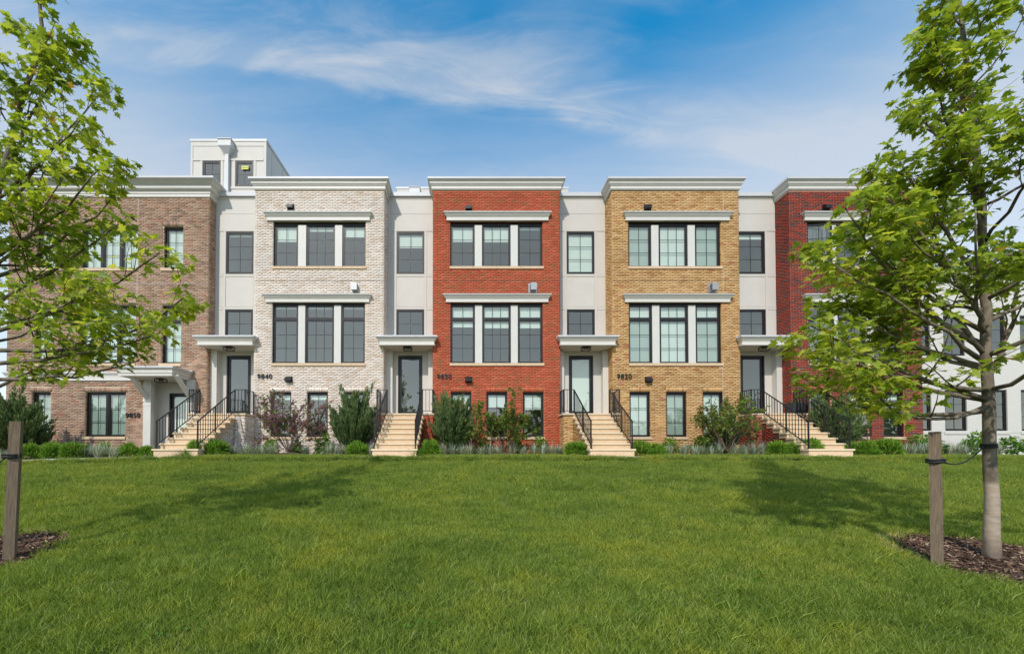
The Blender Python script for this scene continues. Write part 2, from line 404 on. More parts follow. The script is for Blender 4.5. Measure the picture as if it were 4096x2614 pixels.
def bricks_to(store, wall, mat, r=rng, nmax=300):
    """the nmax bricks that show largest become children of the wall, the rest one piece of it"""
    full = [k for k, b in enumerate(store) if abs(b[3]-BL) < .002 and abs(b[4]-BH) < .001 and b[7] == (0, -1)]
    vis = lambda b: abs(b[0]/(b[1]-CAMY)) < 1.2
    full.sort(key=lambda k: (not vis(store[k]), (store[k][1]-CAMY)**2 + store[k][0]**2*.2 + store[k][2]**2))
    pick = set(full[:nmax])
    D = .02
    var = []
    for q in range(14):
        mb = MB(); mb.box(-BL/2, BL/2, 0, D, -BH/2, BH/2, (q+.5)/14); var.append(mb.mesh('brick', mat, 'tone'))
    V = []; T = []
    for k, (x, y, z, l, h, tone, U, Nn, pr) in enumerate(store):
        if k in pick:
            link('brick', var[min(13, int(tone*14))], wall, loc=(x + Nn[0]*pr, y + Nn[1]*pr, z)); continue
        for dp in (pr, pr - D):
            for su, sv in ((-1,-1),(1,-1),(1,1),(-1,1)):
                V.append((x + Nn[0]*dp + U[0]*su*l/2, y + Nn[1]*dp + U[1]*su*l/2, z + sv*h/2))
        T.append(tone)
    V = np.array(V, np.float32); n = len(T)
    q = np.array([(0,1,2,3),(1,5,6,2),(5,4,7,6)[:0] or (4,0,3,7),(3,2,6,7),(4,5,1,0)], np.int32)
    Fc = (q[None] + 8*np.arange(n)[:, None, None]).reshape(-1, 4)
    me = npmesh('brick_field', V, Fc, mat, 'tone', np.repeat(T, 5))
    return link('brick_field', me, wall, 'stuff')
def holed(mb, O, U, Nn, u0, u1, z0, z1, holes, depth):
    """mortar sheet with rectangular openings and their reveals"""
    us = sorted({u0, u1, *[h[0] for h in holes], *[h[1] for h in holes]}); zs = sorted({z0, z1, *[h[2] for h in holes], *[h[3] for h in holes]})
    us = [u for u in us if u0 <= u <= u1]; zs = [z for z in zs if z0 <= z <= z1]
    pt = lambda u, z, d=0: (O[0]+U[0]*u-Nn[0]*d, O[1]+U[1]*u-Nn[1]*d, z)
    for i in range(len(us)-1):
        for j in range(len(zs)-1):
            um, zm = (us[i]+us[i+1])/2, (zs[j]+zs[j+1])/2
            if any(a < um < b and c < zm < d for a, b, c, d in holes): continue
            mb.quad(pt(us[i], zs[j]), pt(us[i+1], zs[j]), pt(us[i+1], zs[j+1]), pt(us[i], zs[j+1]))
    for a, b, c, d in holes:
        for (ua, za), (ub, zb) in (((a,c),(b,c)), ((b,c),(b,d)), ((b,d),(a,d)), ((a,d),(a,c))):
            mb.quad(pt(ua, za), pt(ub, zb), pt(ub, zb, depth), pt(ua, za, depth))

# ------------------------------------------------------------------ windows and doors
_pane = MB(); _pane.quad((-.5,0,-.5), (.5,0,-.5), (.5,0,.5), (-.5,0,.5)); PANE = _pane.mesh('pane', MAT['glass'])
def ring(mb, x0, x1, z0, z1, wd, y0, y1, bottom=None):
    bt = bottom or wd
    mb.box(x0, x0+wd, y0, y1, z0, z1); mb.box(x1-wd, x1, y0, y1, z0, z1)
    mb.box(x0+wd, x1-wd, y0, y1, z1-wd, z1); mb.box(x0+wd, x1-wd, y0, y1, z0, z0+bt)
def panes(win, x0, x1, z0, z1, y, cols, rows, mw=.016):
    g = MB(); cw, rh = (x1-x0)/cols, (z1-z0)/rows
    for c in range(1, cols): g.box(x0+c*cw-mw/2, x0+c*cw+mw/2, y-.008, y+.012, z0, z1)
    for c in range(cols):
        for r_ in range(1, rows):
            g.box(x0+c*cw+(mw/2 if c else 0), x0+(c+1)*cw-(mw/2 if c < cols-1 else 0), y-.0075, y+.0115, z0+r_*rh-mw/2, z0+r_*rh+mw/2)
    if g.f: g.build('muntin', MAT['bronze'], win)
    for c in range(cols):
        for r_ in range(rows):
            p = link('pane', PANE, win, loc=(x0+(c+.5)*cw, y, z0+(r_+.5)*rh)); p.scale = (cw, 1, rh)
def window(par, x0, x1, z0, z1, Y, cols=2, rows=3, transom=None, blind=0.0, tblind=None, fw=.045, sash=.042, mat='bronze'):
    mb = MB(); ring(mb, x0, x1, z0, z1, fw, Y, Y+.09)
    regs = []
    if transom:
        mb.box(x0+fw, x1-fw, Y+.002, Y+.088, transom-.035, transom+.035)
        regs = [(z0+fw, transom-.035, cols, rows, blind), (transom+.035, z1-fw, cols, 1, blind if tblind is None else tblind)]
    else: regs = [(z0+fw, z1-fw, cols, rows, blind)]
    for a, b, c, r_, bl in regs: ring(mb, x0+fw, x1-fw, a, b, sash, Y+.016, Y+.07)
    win = mb.build('window', MAT[mat], par)
    for a, b, c, r_, bl in regs:
        panes(win, x0+fw+sash-.004, x1-fw-sash+.004, a+sash-.004, b-sash+.004, Y+.04, c, r_)
        if bl > 0:
            bm_ = MAT['blind']
            if bl >= 2: bl -= 2; bm_ = MAT['blind2']
            g = MB(); zt = b-.005; zb = b - (b-a)*bl
            g.box(x0+fw+.004, x1-fw-.004, Y+.105, Y+.109, zb, zt); g.box(x0+fw+.004, x1-fw-.004, Y+.10, Y+.114, zb-.022, zb)
            g.build('blind', bm_, win)
    return win
def door(par, x0, x1, z0, z1, Y, blind=0.0):
    mb = MB(); fw = .06
    mb.box(x0, x0+fw, Y, Y+.14, z0, z1); mb.box(x1-fw, x1, Y, Y+.14, z0, z1); mb.box(x0+fw, x1-fw, Y, Y+.14, z1-fw, z1)
    mb.box(x0+fw, x1-fw, Y, Y+.15, z0-.02, z0+.02)
    ring(mb, x0+fw, x1-fw, z0+.02, z1-fw, .085, Y+.045, Y+.095, bottom=.2)
    d = mb.build('door', MAT['black'], par)
    p = link('pane', PANE, d, loc=((x0+x1)/2, Y+.07, (z0+.22+z1-fw-.085)/2)); p.scale = (x1-x0-2*fw-.165, 1, z1-fw-.08-z0-.215)
    h = MB(); hx = x1-fw-.045; h.box(hx-.02, hx+.02, Y+.03, Y+.045, z0+.9, z0+1.12); h.box(hx-.13, hx+.01, Y-.01, Y+.008, z0+1.0, z0+1.02); h.box(hx-.008, hx+.008, Y-.002, Y+.03, z0+.999, z0+1.021)
    h.build('handle', MAT['black'], d)
    if blind:
        g = MB(); g.box(x0+fw+.05, x1-fw-.05, Y+.11, Y+.115, z1-fw-(z1-z0)*blind, z1-fw-.02); g.build('blind', MAT['blind'], d)
    return d
def room(par, x0, x1, y0, y1, z0, z1, mat='room'):
    mb = MB()
    mb.quad((x0,y1,z0),(x1,y1,z0),(x1,y1,z1),(x0,y1,z1)); mb.quad((x0,y0,z0),(x0,y1,z0),(x0,y1,z1),(x0,y0,z1))
    mb.quad((x1,y1,z0),(x1,y0,z0),(x1,y0,z1),(x1,y1,z1)); mb.quad((x0,y0,z1),(x0,y1,z1),(x1,y1,z1),(x1,y0,z1)); mb.quad((x0,y0,z0),(x1,y0,z0),(x1,y1,z0),(x0,y1,z0))
    return mb.build('room', MAT[mat], par)
def sill(par, x0, x1, z0, z1, Y, pieces=1, proud=.05):
    st = (x1-x0)/pieces
    for k in range(pieces):
        mb = MB(); mb.box(x0+st*k+(.003 if k else 0), x0+st*(k+1)-(.003 if k < pieces-1 else 0), Y-proud, Y+.1, z0, z1); mb.build('sill', MAT['stone'], par)
HOODP = [(-.02,0),(.07,0),(.07,.125),(.085,.13),(.09,.15),(.115,.17),(.14,.215),(.165,.235),(.165,.25),(.18,.25),(.18,.275),(-.02,.275)]
def hood(par, x0, x1, z0, z1, Y):
    """x0..x1 outer edges of the crown"""
    k = (z1-z0)/.275; pr = [(o, z0+z*k) for o, z in HOODP]; a, b = x0+.18, x1-.18
    mb = MB(); mb.sweep(pr, [(a, Y+.05), (a, Y), (b, Y), (b, Y+.05)]); h = mb.build('window_hood', MAT['trim'], par)
    c = MB(); c.box(x0-.004, x1+.004, Y-.186, Y+.02, z1+.001, z1+.014); c.build('flashing', MAT['coping'], h)
CORN = [(-.03,0),(.03,0),(.03,.022),(.06,.034),(.06,.165),(.088,.168),(.088,.192),(.104,.195),(.104,.212),(.125,.222),(.125,.285),(.15,.30),(.172,.335),(.175,.35),(-.03,.35)]
GCORN = [(-.03,0),(.05,0),(.05,.11),(.07,.13),(.07,.22),(.10,.23),(.15,.27),(.17,.30),(.17,.42),(.20,.43),(.25,.48),(.31,.53),(.34,.56),(.35,.57),(-.03,.57)]
def cornice(par, x0, x1, z0, z1, Y, yb, prof, cop=.085):
    H = z1-z0-cop; k = H/prof[-1][1]; o = prof[-2][0]+.03
    mb = MB(); mb.sweep([(a, z0+b*k) for a, b in prof], [(x0, yb), (x0, Y), (x1, Y), (x1, yb)]); c = mb.build('cornice', MAT['trim'], par)
    cp = MB(); pr = [(-.25, z1-cop+.002), (o, z1-cop+.002), (o, z1-.004), (-.25, z1)]
    cp.sweep(pr, [(x0, yb), (x0, Y), (x1, Y), (x1, yb)]); cp.build('coping', MAT['coping'], c)
    return c
def text_mesh(s, h, name, mat, ext=.012, bold=.012):
    cu = bpy.data.curves.new(name, 'FONT'); cu.body = s; cu.size = h*1.38; cu.extrude = ext; cu.offset = bold*h; cu.align_x = 'LEFT'; cu.resolution_u = 6
    o = bpy.data.objects.new(name, cu); col.objects.link(o)
    dg = bpy.context.evaluated_depsgraph_get(); me = bpy.data.meshes.new_from_object(o.evaluated_get(dg)); me.name = name
    bpy.data.objects.remove(o); me.materials.clear(); me.materials.append(mat); return me
DIG = {}
def number(par, s, x0, x1, z0, z1, Y):
    h = z1-z0; st = (x1-x0)/len(s)
    for i, ch in enumerate(s):
        if ch not in DIG:
            DIG[ch] = text_mesh(ch, .19, 'digit', MAT['black'], .01, .03)
        o = link('digit', DIG[ch], par, loc=(x0+i*st, Y-.02, z0)); o.rotation_euler = (math.pi/2, 0, 0); o.scale = (st/.148, h/.19, 1)
def vent(par, px, py, Y, w_, h_, kind):
    c = P(px, py, Y); mb = MB(); x, z = c.x, c.z
    if kind == 'hood':      # small black wall-cap with sloping cowl
        d = .16; mb.box(x-w_/2, x+w_/2, Y-.02, Y+.01, z-h_/2, z+h_/2)
        a = w_*.42
        mb.poly([(x-a,Y-.02,z+h_*.42),(x+a,Y-.02,z+h_*.42),(x+a,Y-d,z+h_*.12),(x-a,Y-d,z+h_*.12)])
        mb.poly([(x-a,Y-d,z+h_*.12),(x+a,Y-d,z+h_*.12),(x+a,Y-d,z-h_*.38),(x-a,Y-d,z-h_*.38)])
        for s in (-1, 1): mb.poly([(x+s*a,Y-.02,z+h_*.42),(x+s*a,Y-d,z+h_*.12),(x+s*a,Y-d,z-h_*.38),(x+s*a,Y-.02,z-h_*.38)][::s])
        v = mb.build('wall_vent', MAT['black'], par)
        l = MB(); l.box(x-a*.9, x+a*.9, Y-d+.02, Y-.03, z-h_*.36, z-h_*.33); l.build('louvre', MAT['bronze'], v)
    else:                   # steel hood vent
        mb.box(x-w_/2, x+w_/2, Y-.015, Y+.01, z-h_/2, z+h_/2); v = mb.build('wall_vent', MAT['silver'], par)
        b = MB(); d = .2; b.box(x-w_*.3, x+w_*.34, Y-d, Y-.016, z-h_*.36, z+h_*.4); b.build('cowl', MAT['silver'], v)
        g = MB()
        for k in range(4): g.box(x-w_*.31-.004, x-w_*.3, Y-d+.03, Y-.05, z-h_*.3+k*h_*.16, z-h_*.3+k*h_*.16+.03)
        g.build('louvre', MAT['bronze'], v)

# ------------------------------------------------------------------ townhouses
YG = .318                                   # front plane of the brown house
YR = .762                                   # plane of the recessed entrance walls
zc = lambda py, Y=0.0: wz(py, Y)
def bay_house(key, label, xl, xr, up, lo, gr, hood_u, hood_l, vents, num, recess, door_px, blinds, joint_px):
    root = empty('townhouse', (wx(xl, 1200, 0), 0, 0)); root.location = (0,0,0)
    tag(root, label, 'townhouse', 'brick townhouses in the row')
    X0, X1 = wx(xl, 1200, 0), wx(xr, 1200, 0); zt = zc(762); z_top = zc(719); zb = -.55
    ou = (wx(up[0][0], 975, 0), wx(up[-1][1], 975, 0), zc(1066), zc(884))
    ol = (wx(lo[0][0], 1330, 0), wx(lo[-1][1], 1330, 0), zc(1452), zc(1209))
    og = [(wx(a, 1655, 0), wx(b, 1655, 0), zc(1746), zc(1567)) for a, b in gr]
    holes = [ou, ol] + og
    U, Nn = (1, 0), (0, -1)
    mb = MB(); holed(mb, (0, 0), U, Nn, X0, X1, zb, zt, holes, .14)
    for xx in (X0, X1): mb.quad((xx, 0, zb), (xx, YR, zb), (xx, YR, zt), (xx, 0, zt))
    wall = mb.build('wall', MAT['mortar_'+key], root)
    st = []; so = [(a, b, d, d + .2) for a, b, c, d in og]
    sl = [(ou[0], ou[1], ou[2]-.095, ou[2]), (ol[0], ol[1], ol[2]-.1, ol[2])] + [(a-.03, b+.03, c-.1, c) for a, b, c, d in og]
    brick_run(st, (0, 0), U, Nn, zb, zt, spans_of(X0, X1, holes + so + sl), X0 % MOD)
    for a, b, c, d in so: soldiers(st, (0, 0), U, Nn, a, b, c, d)
    brick_run(st, (X0, 0), (0, 1), (-1, 0), zb, zt, spans_of(0.0, YR, []), .1)
    brick_run(st, (X1, 0), (0, 1), (1, 0), zb, zt, spans_of(0.0, YR, []), .1)
    for a, b, c, d in holes:       # brick reveals of the openings
        brick_run(st, (a, 0), (0, 1), (1, 0), c, d, spans_of(0.002, .088, [])); brick_run(st, (b, 0), (0, 1), (-1, 0), c, d, spans_of(0.002, .088, []))
    bricks_to(st, wall, MAT['brick_'+key])
    cornice(root, X0, X1, zt, z_top, 0.0, YR, CORN)
    # windows
    WY = .09
    def triple(wins, o, z0, z1, transom, bl, tb, cols=(2, 3, 2)):
        ref = 975 if transom is None else 1330
        for k, (a, b) in enumerate(wins):
            window(root, wx(a, ref, 0), wx(b, ref, 0), z0, z1, WY, cols[k], 3, transom, bl[k], tb[k] if tb else None)
        for k in range(len(wins)-1):
            m = MB(); m.box(wx(wins[k][1], ref, 0)+.002, wx(wins[k+1][0], ref, 0)-.002, WY-.035, WY+.1, z0, z1-.04); m.build('mullion', MAT['trim'], root)
        m = MB(); m.box(o[0], o[1], WY+.02, WY+.12, z1+.002, o[3]); m.build('shaded_head', MAT['black'], root)  # strip for the window head frame, its shade put into the black colour
    triple(up, ou, ou[2], ou[3]-.09, None, blinds['u'], None)
    triple(lo, ol, ol[2], ol[3]-.05, ol[2]+(ol[3]-ol[2])*.735, blinds['l'], blinds['t'])
    for (a, b, c, d), bl in zip(og, blinds['g']): window(root, a, b, c, d-.02, WY, 2, 3, None, bl)
    for ox0, ox1, oz0, oz1, ang, rows in OPEN.get(key, ()):
        ox0, ox1 = wx(ox0, (oz0+oz1)/2, 0), wx(ox1, (oz0+oz1)/2, 0); z0, z1 = zc(oz1), zc(oz0); wd = ox1-ox0
        q = MB(); ring(q, 0, wd, 0, z1-z0, .06, -.045, 0); so_ = q.build('open_sash', MAT['bronze'], root); so_.location = (ox0, WY-.004, z0); so_.rotation_euler = (0, 0, -R(ang)); panes(so_, .055, wd-.055, .055, z1-z0-.055, -.02, 2, rows)
    sill(root, ou[0]-.01, ou[1]+.03, zc(1075.5), ou[2], 0, 4); sill(root, ol[0]-.02, ol[1]+.04, zc(1462.5), ol[2], 0, 4)
    for a, b, c, d in og: sill(root, a-.03, b+.03, c-.1, c, 0, 1)
    hood(root, wx(hood_u[0], 870, 0)+.02, wx(hood_u[1], 870, 0)-.02, zc(885), zc(856), -.008)
    hood(root, wx(hood_l[0], 1195, 0)+.02, wx(hood_l[1], 1195, 0)-.02, zc(1210), zc(1182), -.008)
    for px, py, k in vents: vent(root, px, py, -.008, .28 if k == 'hood' else .36, .24 if k == 'hood' else .37, k)
    lv = [v for v in vents if v[2] == 'hood'][0]
    j = MB(); j.box(X0, X1, -.010, 0, zc(1122)-.006, zc(1122)+.006); j.build('control_joint', MAT['darkjoint'], root)
    if joint_px:
        for a, b in ((762, 856), (1076, 1181), (1463, 1800)):
            j = MB(); xx = wx(joint_px, (a+b)/2, 0); j.box(xx-.006, xx+.006, -.0105, 0, zc(b), zc(a)); j.build('control_joint', MAT['joint'], root)
    if num: number(root, num[0], wx(num[1], 1505, 0), wx(num[2], 1505, 0), zc(1514), zc(1495), -.008)
    for z0, z1 in ((.15, 2.95), (3.15, 6.75), (6.95, 10.2)): room(root, X0+.12, X1-.12, .2, 4.6, z0, z1)
    # recessed entrance wall with its panels, left of the bay
    RX0, RX1 = recess, X0
    entrance(root, RX0, RX1, door_px, blinds)
    # roof and the back of the house
    b = MB(); zr = 10.55
    b.quad((RX0,YR,zr),(X1,YR,zr),(X1,11,zr),(RX0,11,zr)); b.quad((X0,0,zr),(X1,0,zr),(X1,YR,zr),(X0,YR,zr)); b.build('roof', MAT['roof'], root)
    for (xa, ya), (xb_, yb_) in (((RX0,YR),(RX0,11)), ((RX0,11),(X1,11)), ((X1,11),(X1,YR))):
        b = MB(); b.quad((xa,ya,-.5),(xb_,yb_,-.5),(xb_,yb_,zr+.3),(xa,ya,zr+.3)); b.build('side_wall', MAT['stucco'], root)
    return root
def board(par, x0, x1, z0, z1, Y, t, name='trim', mat='panel'):
    m = MB(); m.box(x0, x1, Y-t, Y+.004, z0, z1); return m.build(name, MAT[mat], par)
def entrance(root, X0, X1, dpx, bl):
    Y = YR; cxd = wx(dpx, 1200, Y); z = lambda py: zc(py, Y); hw = .585
    w1 = (cxd-hw, cxd+hw, z(1095), z(928)); w2 = (cxd-hw, cxd+hw, z(1352), z(1238)); dr = (cxd-.51, cxd+.51, 1.6, z(1422))
    m = MB(); holed(m, (0, Y), (1, 0), (0, -1), X0, X1, -.5, z(778), [w1, w2, dr], .1); pw = m.build('entrance_wall', MAT['panel'], root)
    window(root, *w1, Y-.012, 2, 3, None, bl['r'][0]); window(root, *w2, Y-.012, 2, 2, None, bl['r'][1]); door(root, *dr, Y-.01, bl['d'])
    c = MB(); c.box(X0, X1, Y-.1, Y+.3, z(789), z(774)); c.build('coping', MAT['coping'], root)
    board(root, X0, X1, z(797), z(789)-.003, Y, .03); board(root, X0+.13, X1-.01, z(855.5), z(797)-.004, Y, .012, 'panel'); board(root, X0+.13, X1-.01, z(916), z(856.5), Y, .012, 'panel')
    board(root, X0+.13, X1-.01, z(925.5), z(917), Y, .026); board(root, X0, X0+.125, z(1345), z(797)-.004, Y, .03)
    for s in (-1, 1):
        a, b = sorted((cxd+s*(hw+.004), cxd+s*(hw+.1)))
        board(root, a, b, z(1345), z(925.5)-.003, Y, .022)
        a2, b2 = (X0+.128, a-.008) if s < 0 else (b+.008, X1-.008)
        if b2 - a2 > .04:
            for p, q in ((1096, 926.5), (1227, 1107), (1345, 1240)): board(root, a2, b2, z(p), z(q), Y, .01, 'panel')
            for p, q in ((1106, 1097), (1239, 1228)): board(root, a2, b2, z(p), z(q), Y, .02)
    board(root, cxd-hw, cxd+hw, z(1106), z(1096.5), Y, .022); board(root, cxd-hw, cxd+hw, z(1237), z(1228), Y, .022)
    board(root, cxd-hw+.01, cxd+hw-.01, z(1226.5), z(1107.5), Y, .008, 'panel')
    # pilasters beside the door
    zs = 4.35
    for s in (-1, 1):
        a, b = (X0, X0+.27) if s < 0 else (X1-.23, X1)
        p = MB(); p.box(a, b, Y-.28, Y, 1.5, zs); p.box(a-.01, b+.01, Y-.295, Y-.001, 1.5, 1.78); p.box(a-.01, b+.01, Y-.295, Y-.001, zs-.22, zs-.16); p.build('pilaster', MAT['trim'], root)
    # canopy over the door
    hwc = 1.09; yf = -.23; z0 = zc(1379, -.25)
    pr = [(-.05,0),(.03,0),(.03,.028),(.0,.032),(.0,.165),(.018,.17),(.018,.185),(.035,.2),(.06,.24),(.09,.27),(.1,.28),(.1,.30),(-.05,.30)]
    m = MB(); m.sweep([(o, z0+q) for o, q in pr], [(cxd-hwc, .7), (cxd-hwc, yf), (cxd+hwc, yf), (cxd+hwc, .7)]); m.box(cxd-hwc+.02, cxd+hwc-.02, yf+.02, Y, z0+.012, z0+.29)
    cn = m.build('canopy', MAT['trim'], root)
    c = MB(); c.box(cxd-hwc-.125, cxd+hwc+.125, yf-.125, Y, z0+.302, z0+.365); c.box(cxd-hwc-.12, X0+.06, -.06, .1, z0+.366, z0+.40); c.box(X1-.06, cxd+hwc+.14, -.06, .1, z0+.366, z0+.40)
    c.build('coping', MAT['coping'], cn)
    room(root, X0+.05, X1-.02, Y+.12, 4.5, 1.5, 4.7); room(root, X0+.05, X1-.02, Y+.12, 4.5, 4.8, 6.8); room(root, X0+.05, X1-.02, Y+.12, 4.5, 7.0, 10.2)
    DOORS.append((cxd, X0, X1, z0))
DOORS = []
OPEN = {'dark': [(3230, 3322, 897, 1064, 9, 3), (3236, 3327, 1280, 1450, 12, 3), (3391, 3467, 1571, 1744, 27, 3)]}
full = {'u': (3,1,3), 'l': (3,1,3), 't': (1,1,1), 'g': (1,3,1), 'r': (1, 0), 'd': 1}
bay_house('white', 'pale whitewashed brick townhouse numbered 9840 with three-part windows', 1018, 1535,
    [(1092,1190),(1222,1338),(1367,1463)], [(1088,1190),(1218,1334),(1362,1460)], [(1081,1165),(1227,1312),(1374,1458)], (1057,1493), (1052,1491),
    [(1163,828,'hood'), (1156,1516,'hood'), (1420,1152,'steel')], ('9840', 1030, 1092), wx(834, 1150, YG), 958,
    {'u': (.36,.1,.24), 'l': (0,0,0), 't': (.18,.18,.18), 'g': (.12,.12,.2), 'r': (.06, 0), 'd': 0}, None)
bay_house('red', 'orange red brick townhouse numbered 9830 at the centre of the row', 1731.5, 2240,
    [(1800,1899),(1928,2043),(2072,2171)], [(1801,1900),(1929,2044),(2072,2172)], [(1803,1886),(1945,2030),(2091,2175)], (1774,2205), (1771,2205),
    [(1874,833,'hood'), (1874,1517,'hood'), (2131,1152,'steel')], ('9830', 1748, 1809), wx(1535, 1200, 0), 1641.5,
    {'u': (.36,.37,.07), 'l': (.14,.16,.16), 't': (1,1,1), 'g': (.36,.3,.36), 'r': (.34, 0), 'd': 0}, None)
bay_house('tan', 'tan yellow brick townhouse numbered 9820 with drawn white blinds', 2449, 2958,
    [(2513,2608),(2637,2754),(2783,2884)], [(2516,2612),(2641,2757),(2786,2887)], [(2519,2602),(2665,2748),(2812,2895)], (2487,2927), (2485,2929),
    [(2589,831,'hood'), (2593,1518,'hood'), (2849,1152,'steel')], ('9820', 2467, 2528), wx(2240, 1200, 0), 2322.5,
    full, 2892)
bay_house('dark', 'dark red brick townhouse with pale mortar behind the right maple', 3163, 3682,
    [(3227,3326),(3350,3462),(3495,3598)], [(3233,3330),(3357,3470),(3500,3603)], [(3240,3322),(3388,3470),(3535,3616)], (3201,3640), (3204,3650),
    [(3303,830,'hood'), (3317,1520,'hood'), (3585,1152,'steel')], None, wx(2958, 1200, 0), 3005.5,
    {'u': (.05,.05,.05), 'l': (0,0,0), 't': (.1,.1,.1), 'g': (.12,.12,.12), 'r': (.12, 0), 'd': 0}, None)

# ---- brown grey house at the left end
def gray_house():
    root = empty('townhouse'); tag(root, 'brown grey brick townhouse numbered 9850 at the left end of the row', 'townhouse', 'brick townhouses in the row')
    Y = YG; z = lambda py: zc(py, Y); X = lambda px, py: wx(px, py, Y)
    X0, X1 = X(28, 1400), X(834, 1150); zt = z(790); zb = -1.0
    U, Nn = (1, 0), (0, -1)
    tops = [((135,213), 1, None), ((321,553), 3, None), ((655,733), 1, None)]
    A = [(X(a, 985), X(b, 985), z(1073), z(905)) for a, b in ((146,222), (326,553), (655,733))]
    B = [(X(a, 1335), X(b, 1335), z(1453), z(1220)) for a, b in ((136,212), (317,543), (647,725))]
    C = [(X(a, 1655), X(b, 1655), z(1745), z(1567)) for a, b in ((126,202), (340,503))]
    D0, D1 = X(598, 1650), X(770, 1650); porch = (D0, D1, -1.0, z(1518))
    holes = A + B + C + [porch]
    mb = MB(); holed(mb, (0, Y), U, Nn, X0, X1, zb, zt, holes, .14)
    mb.quad((X1, Y, zb), (X1, YR+.3, zb), (X1, YR+.3, zt), (X1, Y, zt)); mb.quad((X0, Y, zb), (X0, 11, zb), (X0, 11, zt), (X0, Y, zt))
    wall = mb.build('wall', MAT['mortar_gray'], root)
    st = []; so = [(a-.06, b+.06, d, d+.19) for a, b, c, d in A+B+C]; sl = [(a-.06, b+.06, c-.11, c) for a, b, c, d in A+B+C]
    belt = (X0, X1, z(1522), z(1487))
    brick_run(st, (0, Y), U, Nn, zb, zt, spans_of(X0, X1, holes+so+sl), .05)
    for a, b, c, d in so: soldiers(st, (0, Y), U, Nn, a, b, c, d)
    brick_run(st, (X1, Y), (0, 1), (1, 0), zb, zt, spans_of(0.0, YR-Y, []), .1)
    brick_run(st, (X0, Y), (0, 1), (-1, 0), zb, zt, spans_of(0.0, 6.0, []), .1)
    for a, b, c, d in A+B+C:
        brick_run(st, (a, Y), (0, 1), (1, 0), c, d, spans_of(.002, .098, [])); brick_run(st, (b, Y), (0, 1), (-1, 0), c, d, spans_of(.002, .098, []))
    bricks_to(st, wall, MAT['brick_gray'])
    cornice(root, X0, X1, zt, z(727), Y, 3.0, GCORN, .09)
    WY = Y+.1
    def multi(o, n, transom, bl):
        a, b, c, d = o; st_ = (b-a)/n
        for k in range(n): window(root, a+st_*k, a+st_*(k+1)-.001, c, d-.02, WY, 2, 3, (c+(d-c)*.735) if transom else None, bl)
    for o, n in zip(A, (1, 3, 1)): multi(o, n, False, 1)
    for o, n in zip(B, (1, 3, 1)): multi(o, n, True, 1)
    for o, n in zip(C, (1, 2)): multi(o, n, False, 3)
    for a, b, c, d in A+B+C: sill(root, a-.09, b+.02, c-.11, c, Y, 1 if b-a < 1 else 3)
    # white belt course
    m = MB(); pr = [(-.02,0),(.05,0),(.05,.04),(.03,.05),(.03,.2),(.045,.21),(.06,.25),(.09,.29),(.09,.35),(-.02,.35)]
    zz0 = z(1522); k = (z(1487)-zz0)/.35
    xb = X(600, 1500); m.sweep([(o, zz0+q*k) for o, q in pr], [(X0, Y+3), (X0, Y), (xb, Y)]); m.build('belt_course', MAT['trim'], root)
    for a, b in ((790, 900), (1090, 1215)):
        j = MB(); xx = X(551, 1000); j.box(xx-.009, xx+.009, Y-.0105, Y, z(b), z(a)); j.build('control_joint', MAT['joint'], root)
    j = MB(); j.box(X0, X1, Y-.010, Y, z(1133)-.007, z(1133)+.007); j.build('control_joint', MAT['joint'], root)
    number(root, '9850', X(504, 1660), X(565, 1660), z(1668.5), z(1650), Y-.008)
    # porch: recessed white surround with door, pilasters, bracketed canopy
    g0 = gzf(D0, -.6)
    YP = Y+.42; m = MB()
    dr = (X(641, 1650)+.06, X(741, 1650)+.06, g0+.03, wz(1572, YP))
    holed(m, (0, YP), U, Nn, D0-.2, D1+.2, -1.0, z(1515), [dr], .1); m.quad((D0,Y,-1),(D0,YP,-1),(D0,YP,z(1515)),(D0,Y,z(1515))); m.quad((D1,Y,-1),(D1,YP,-1),(D1,YP,z(1515)),(D1,Y,z(1515))); m.build('entrance_wall', MAT['panel'], root)
    door(root, *dr, YP-.01, 1)
    for a, b in ((wx(572, 1660, Y-.12), wx(602, 1660, Y-.12)), (wx(744, 1660, Y-.12), wx(775, 1660, Y-.12))):
        p = MB(); zt_ = z(1520)
        p.box(a, b, Y-.12, Y+.05, g0-.3, zt_); p.box(a-.015, b+.015, Y-.135, Y+.04, z(1606), z(1597)); p.box(a-.012, b+.012, Y-.13, Y+.04, z(1623), z(1619)); p.box(a-.02, b+.02, Y-.14, Y+.04, z(1548), z(1543)); p.build('pilaster', MAT['trim'], root)
        br = MB(); xm = (a+b)/2; br.bar((xm, Y-.1, z(1592)), (xm, Y-.92, z(1520)+.03), .1, .17, (1,0,0)); br.build('bracket', MAT['trim'], root)
    yf = -.72; zf = wz(1502, yf); xa, xb_ = wx(472, 1490, yf), wx(688, 1490, yf)
    pr = [(-.05,0),(0,0),(0,.085),(.012,.09),(.012,.105),(.03,.12),(.03,.225),(.045,.235),(.045,.255),(.07,.28),(.085,.29),(-.05,.29)]
    m = MB(); m.sweep([(o, zf+q) for o, q in pr], [(xa, Y), (xa, yf), (xb_, yf), (xb_, Y)]); m.box(xa+.02, xb_-.02, yf+.02, Y+.4, zf+.01, zf+.28); cn = m.build('canopy', MAT['trim'], root)
    c = MB(); c.box(xa-.11, xb_+.11, yf-.11, Y, zf+.292, zf+.36); c.box(xb_-.5, xb_+.16, Y-.14, Y, zf+.361, zf+.40); c.build('coping', MAT['coping'], cn)
    for z0, z1 in ((-.3, 2.85), (3.2, 6.7), (6.95, 10.2)): room(root, X0+.12, X1-.12, Y+.22 if z0 > 0 else YP+.15, 4.8, z0, z1)
    b = MB(); b.quad((X0,Y,10.5),(X1,Y,10.5),(X1,11,10.5),(X0,11,10.5)); b.build('roof', MAT['roof'], root)
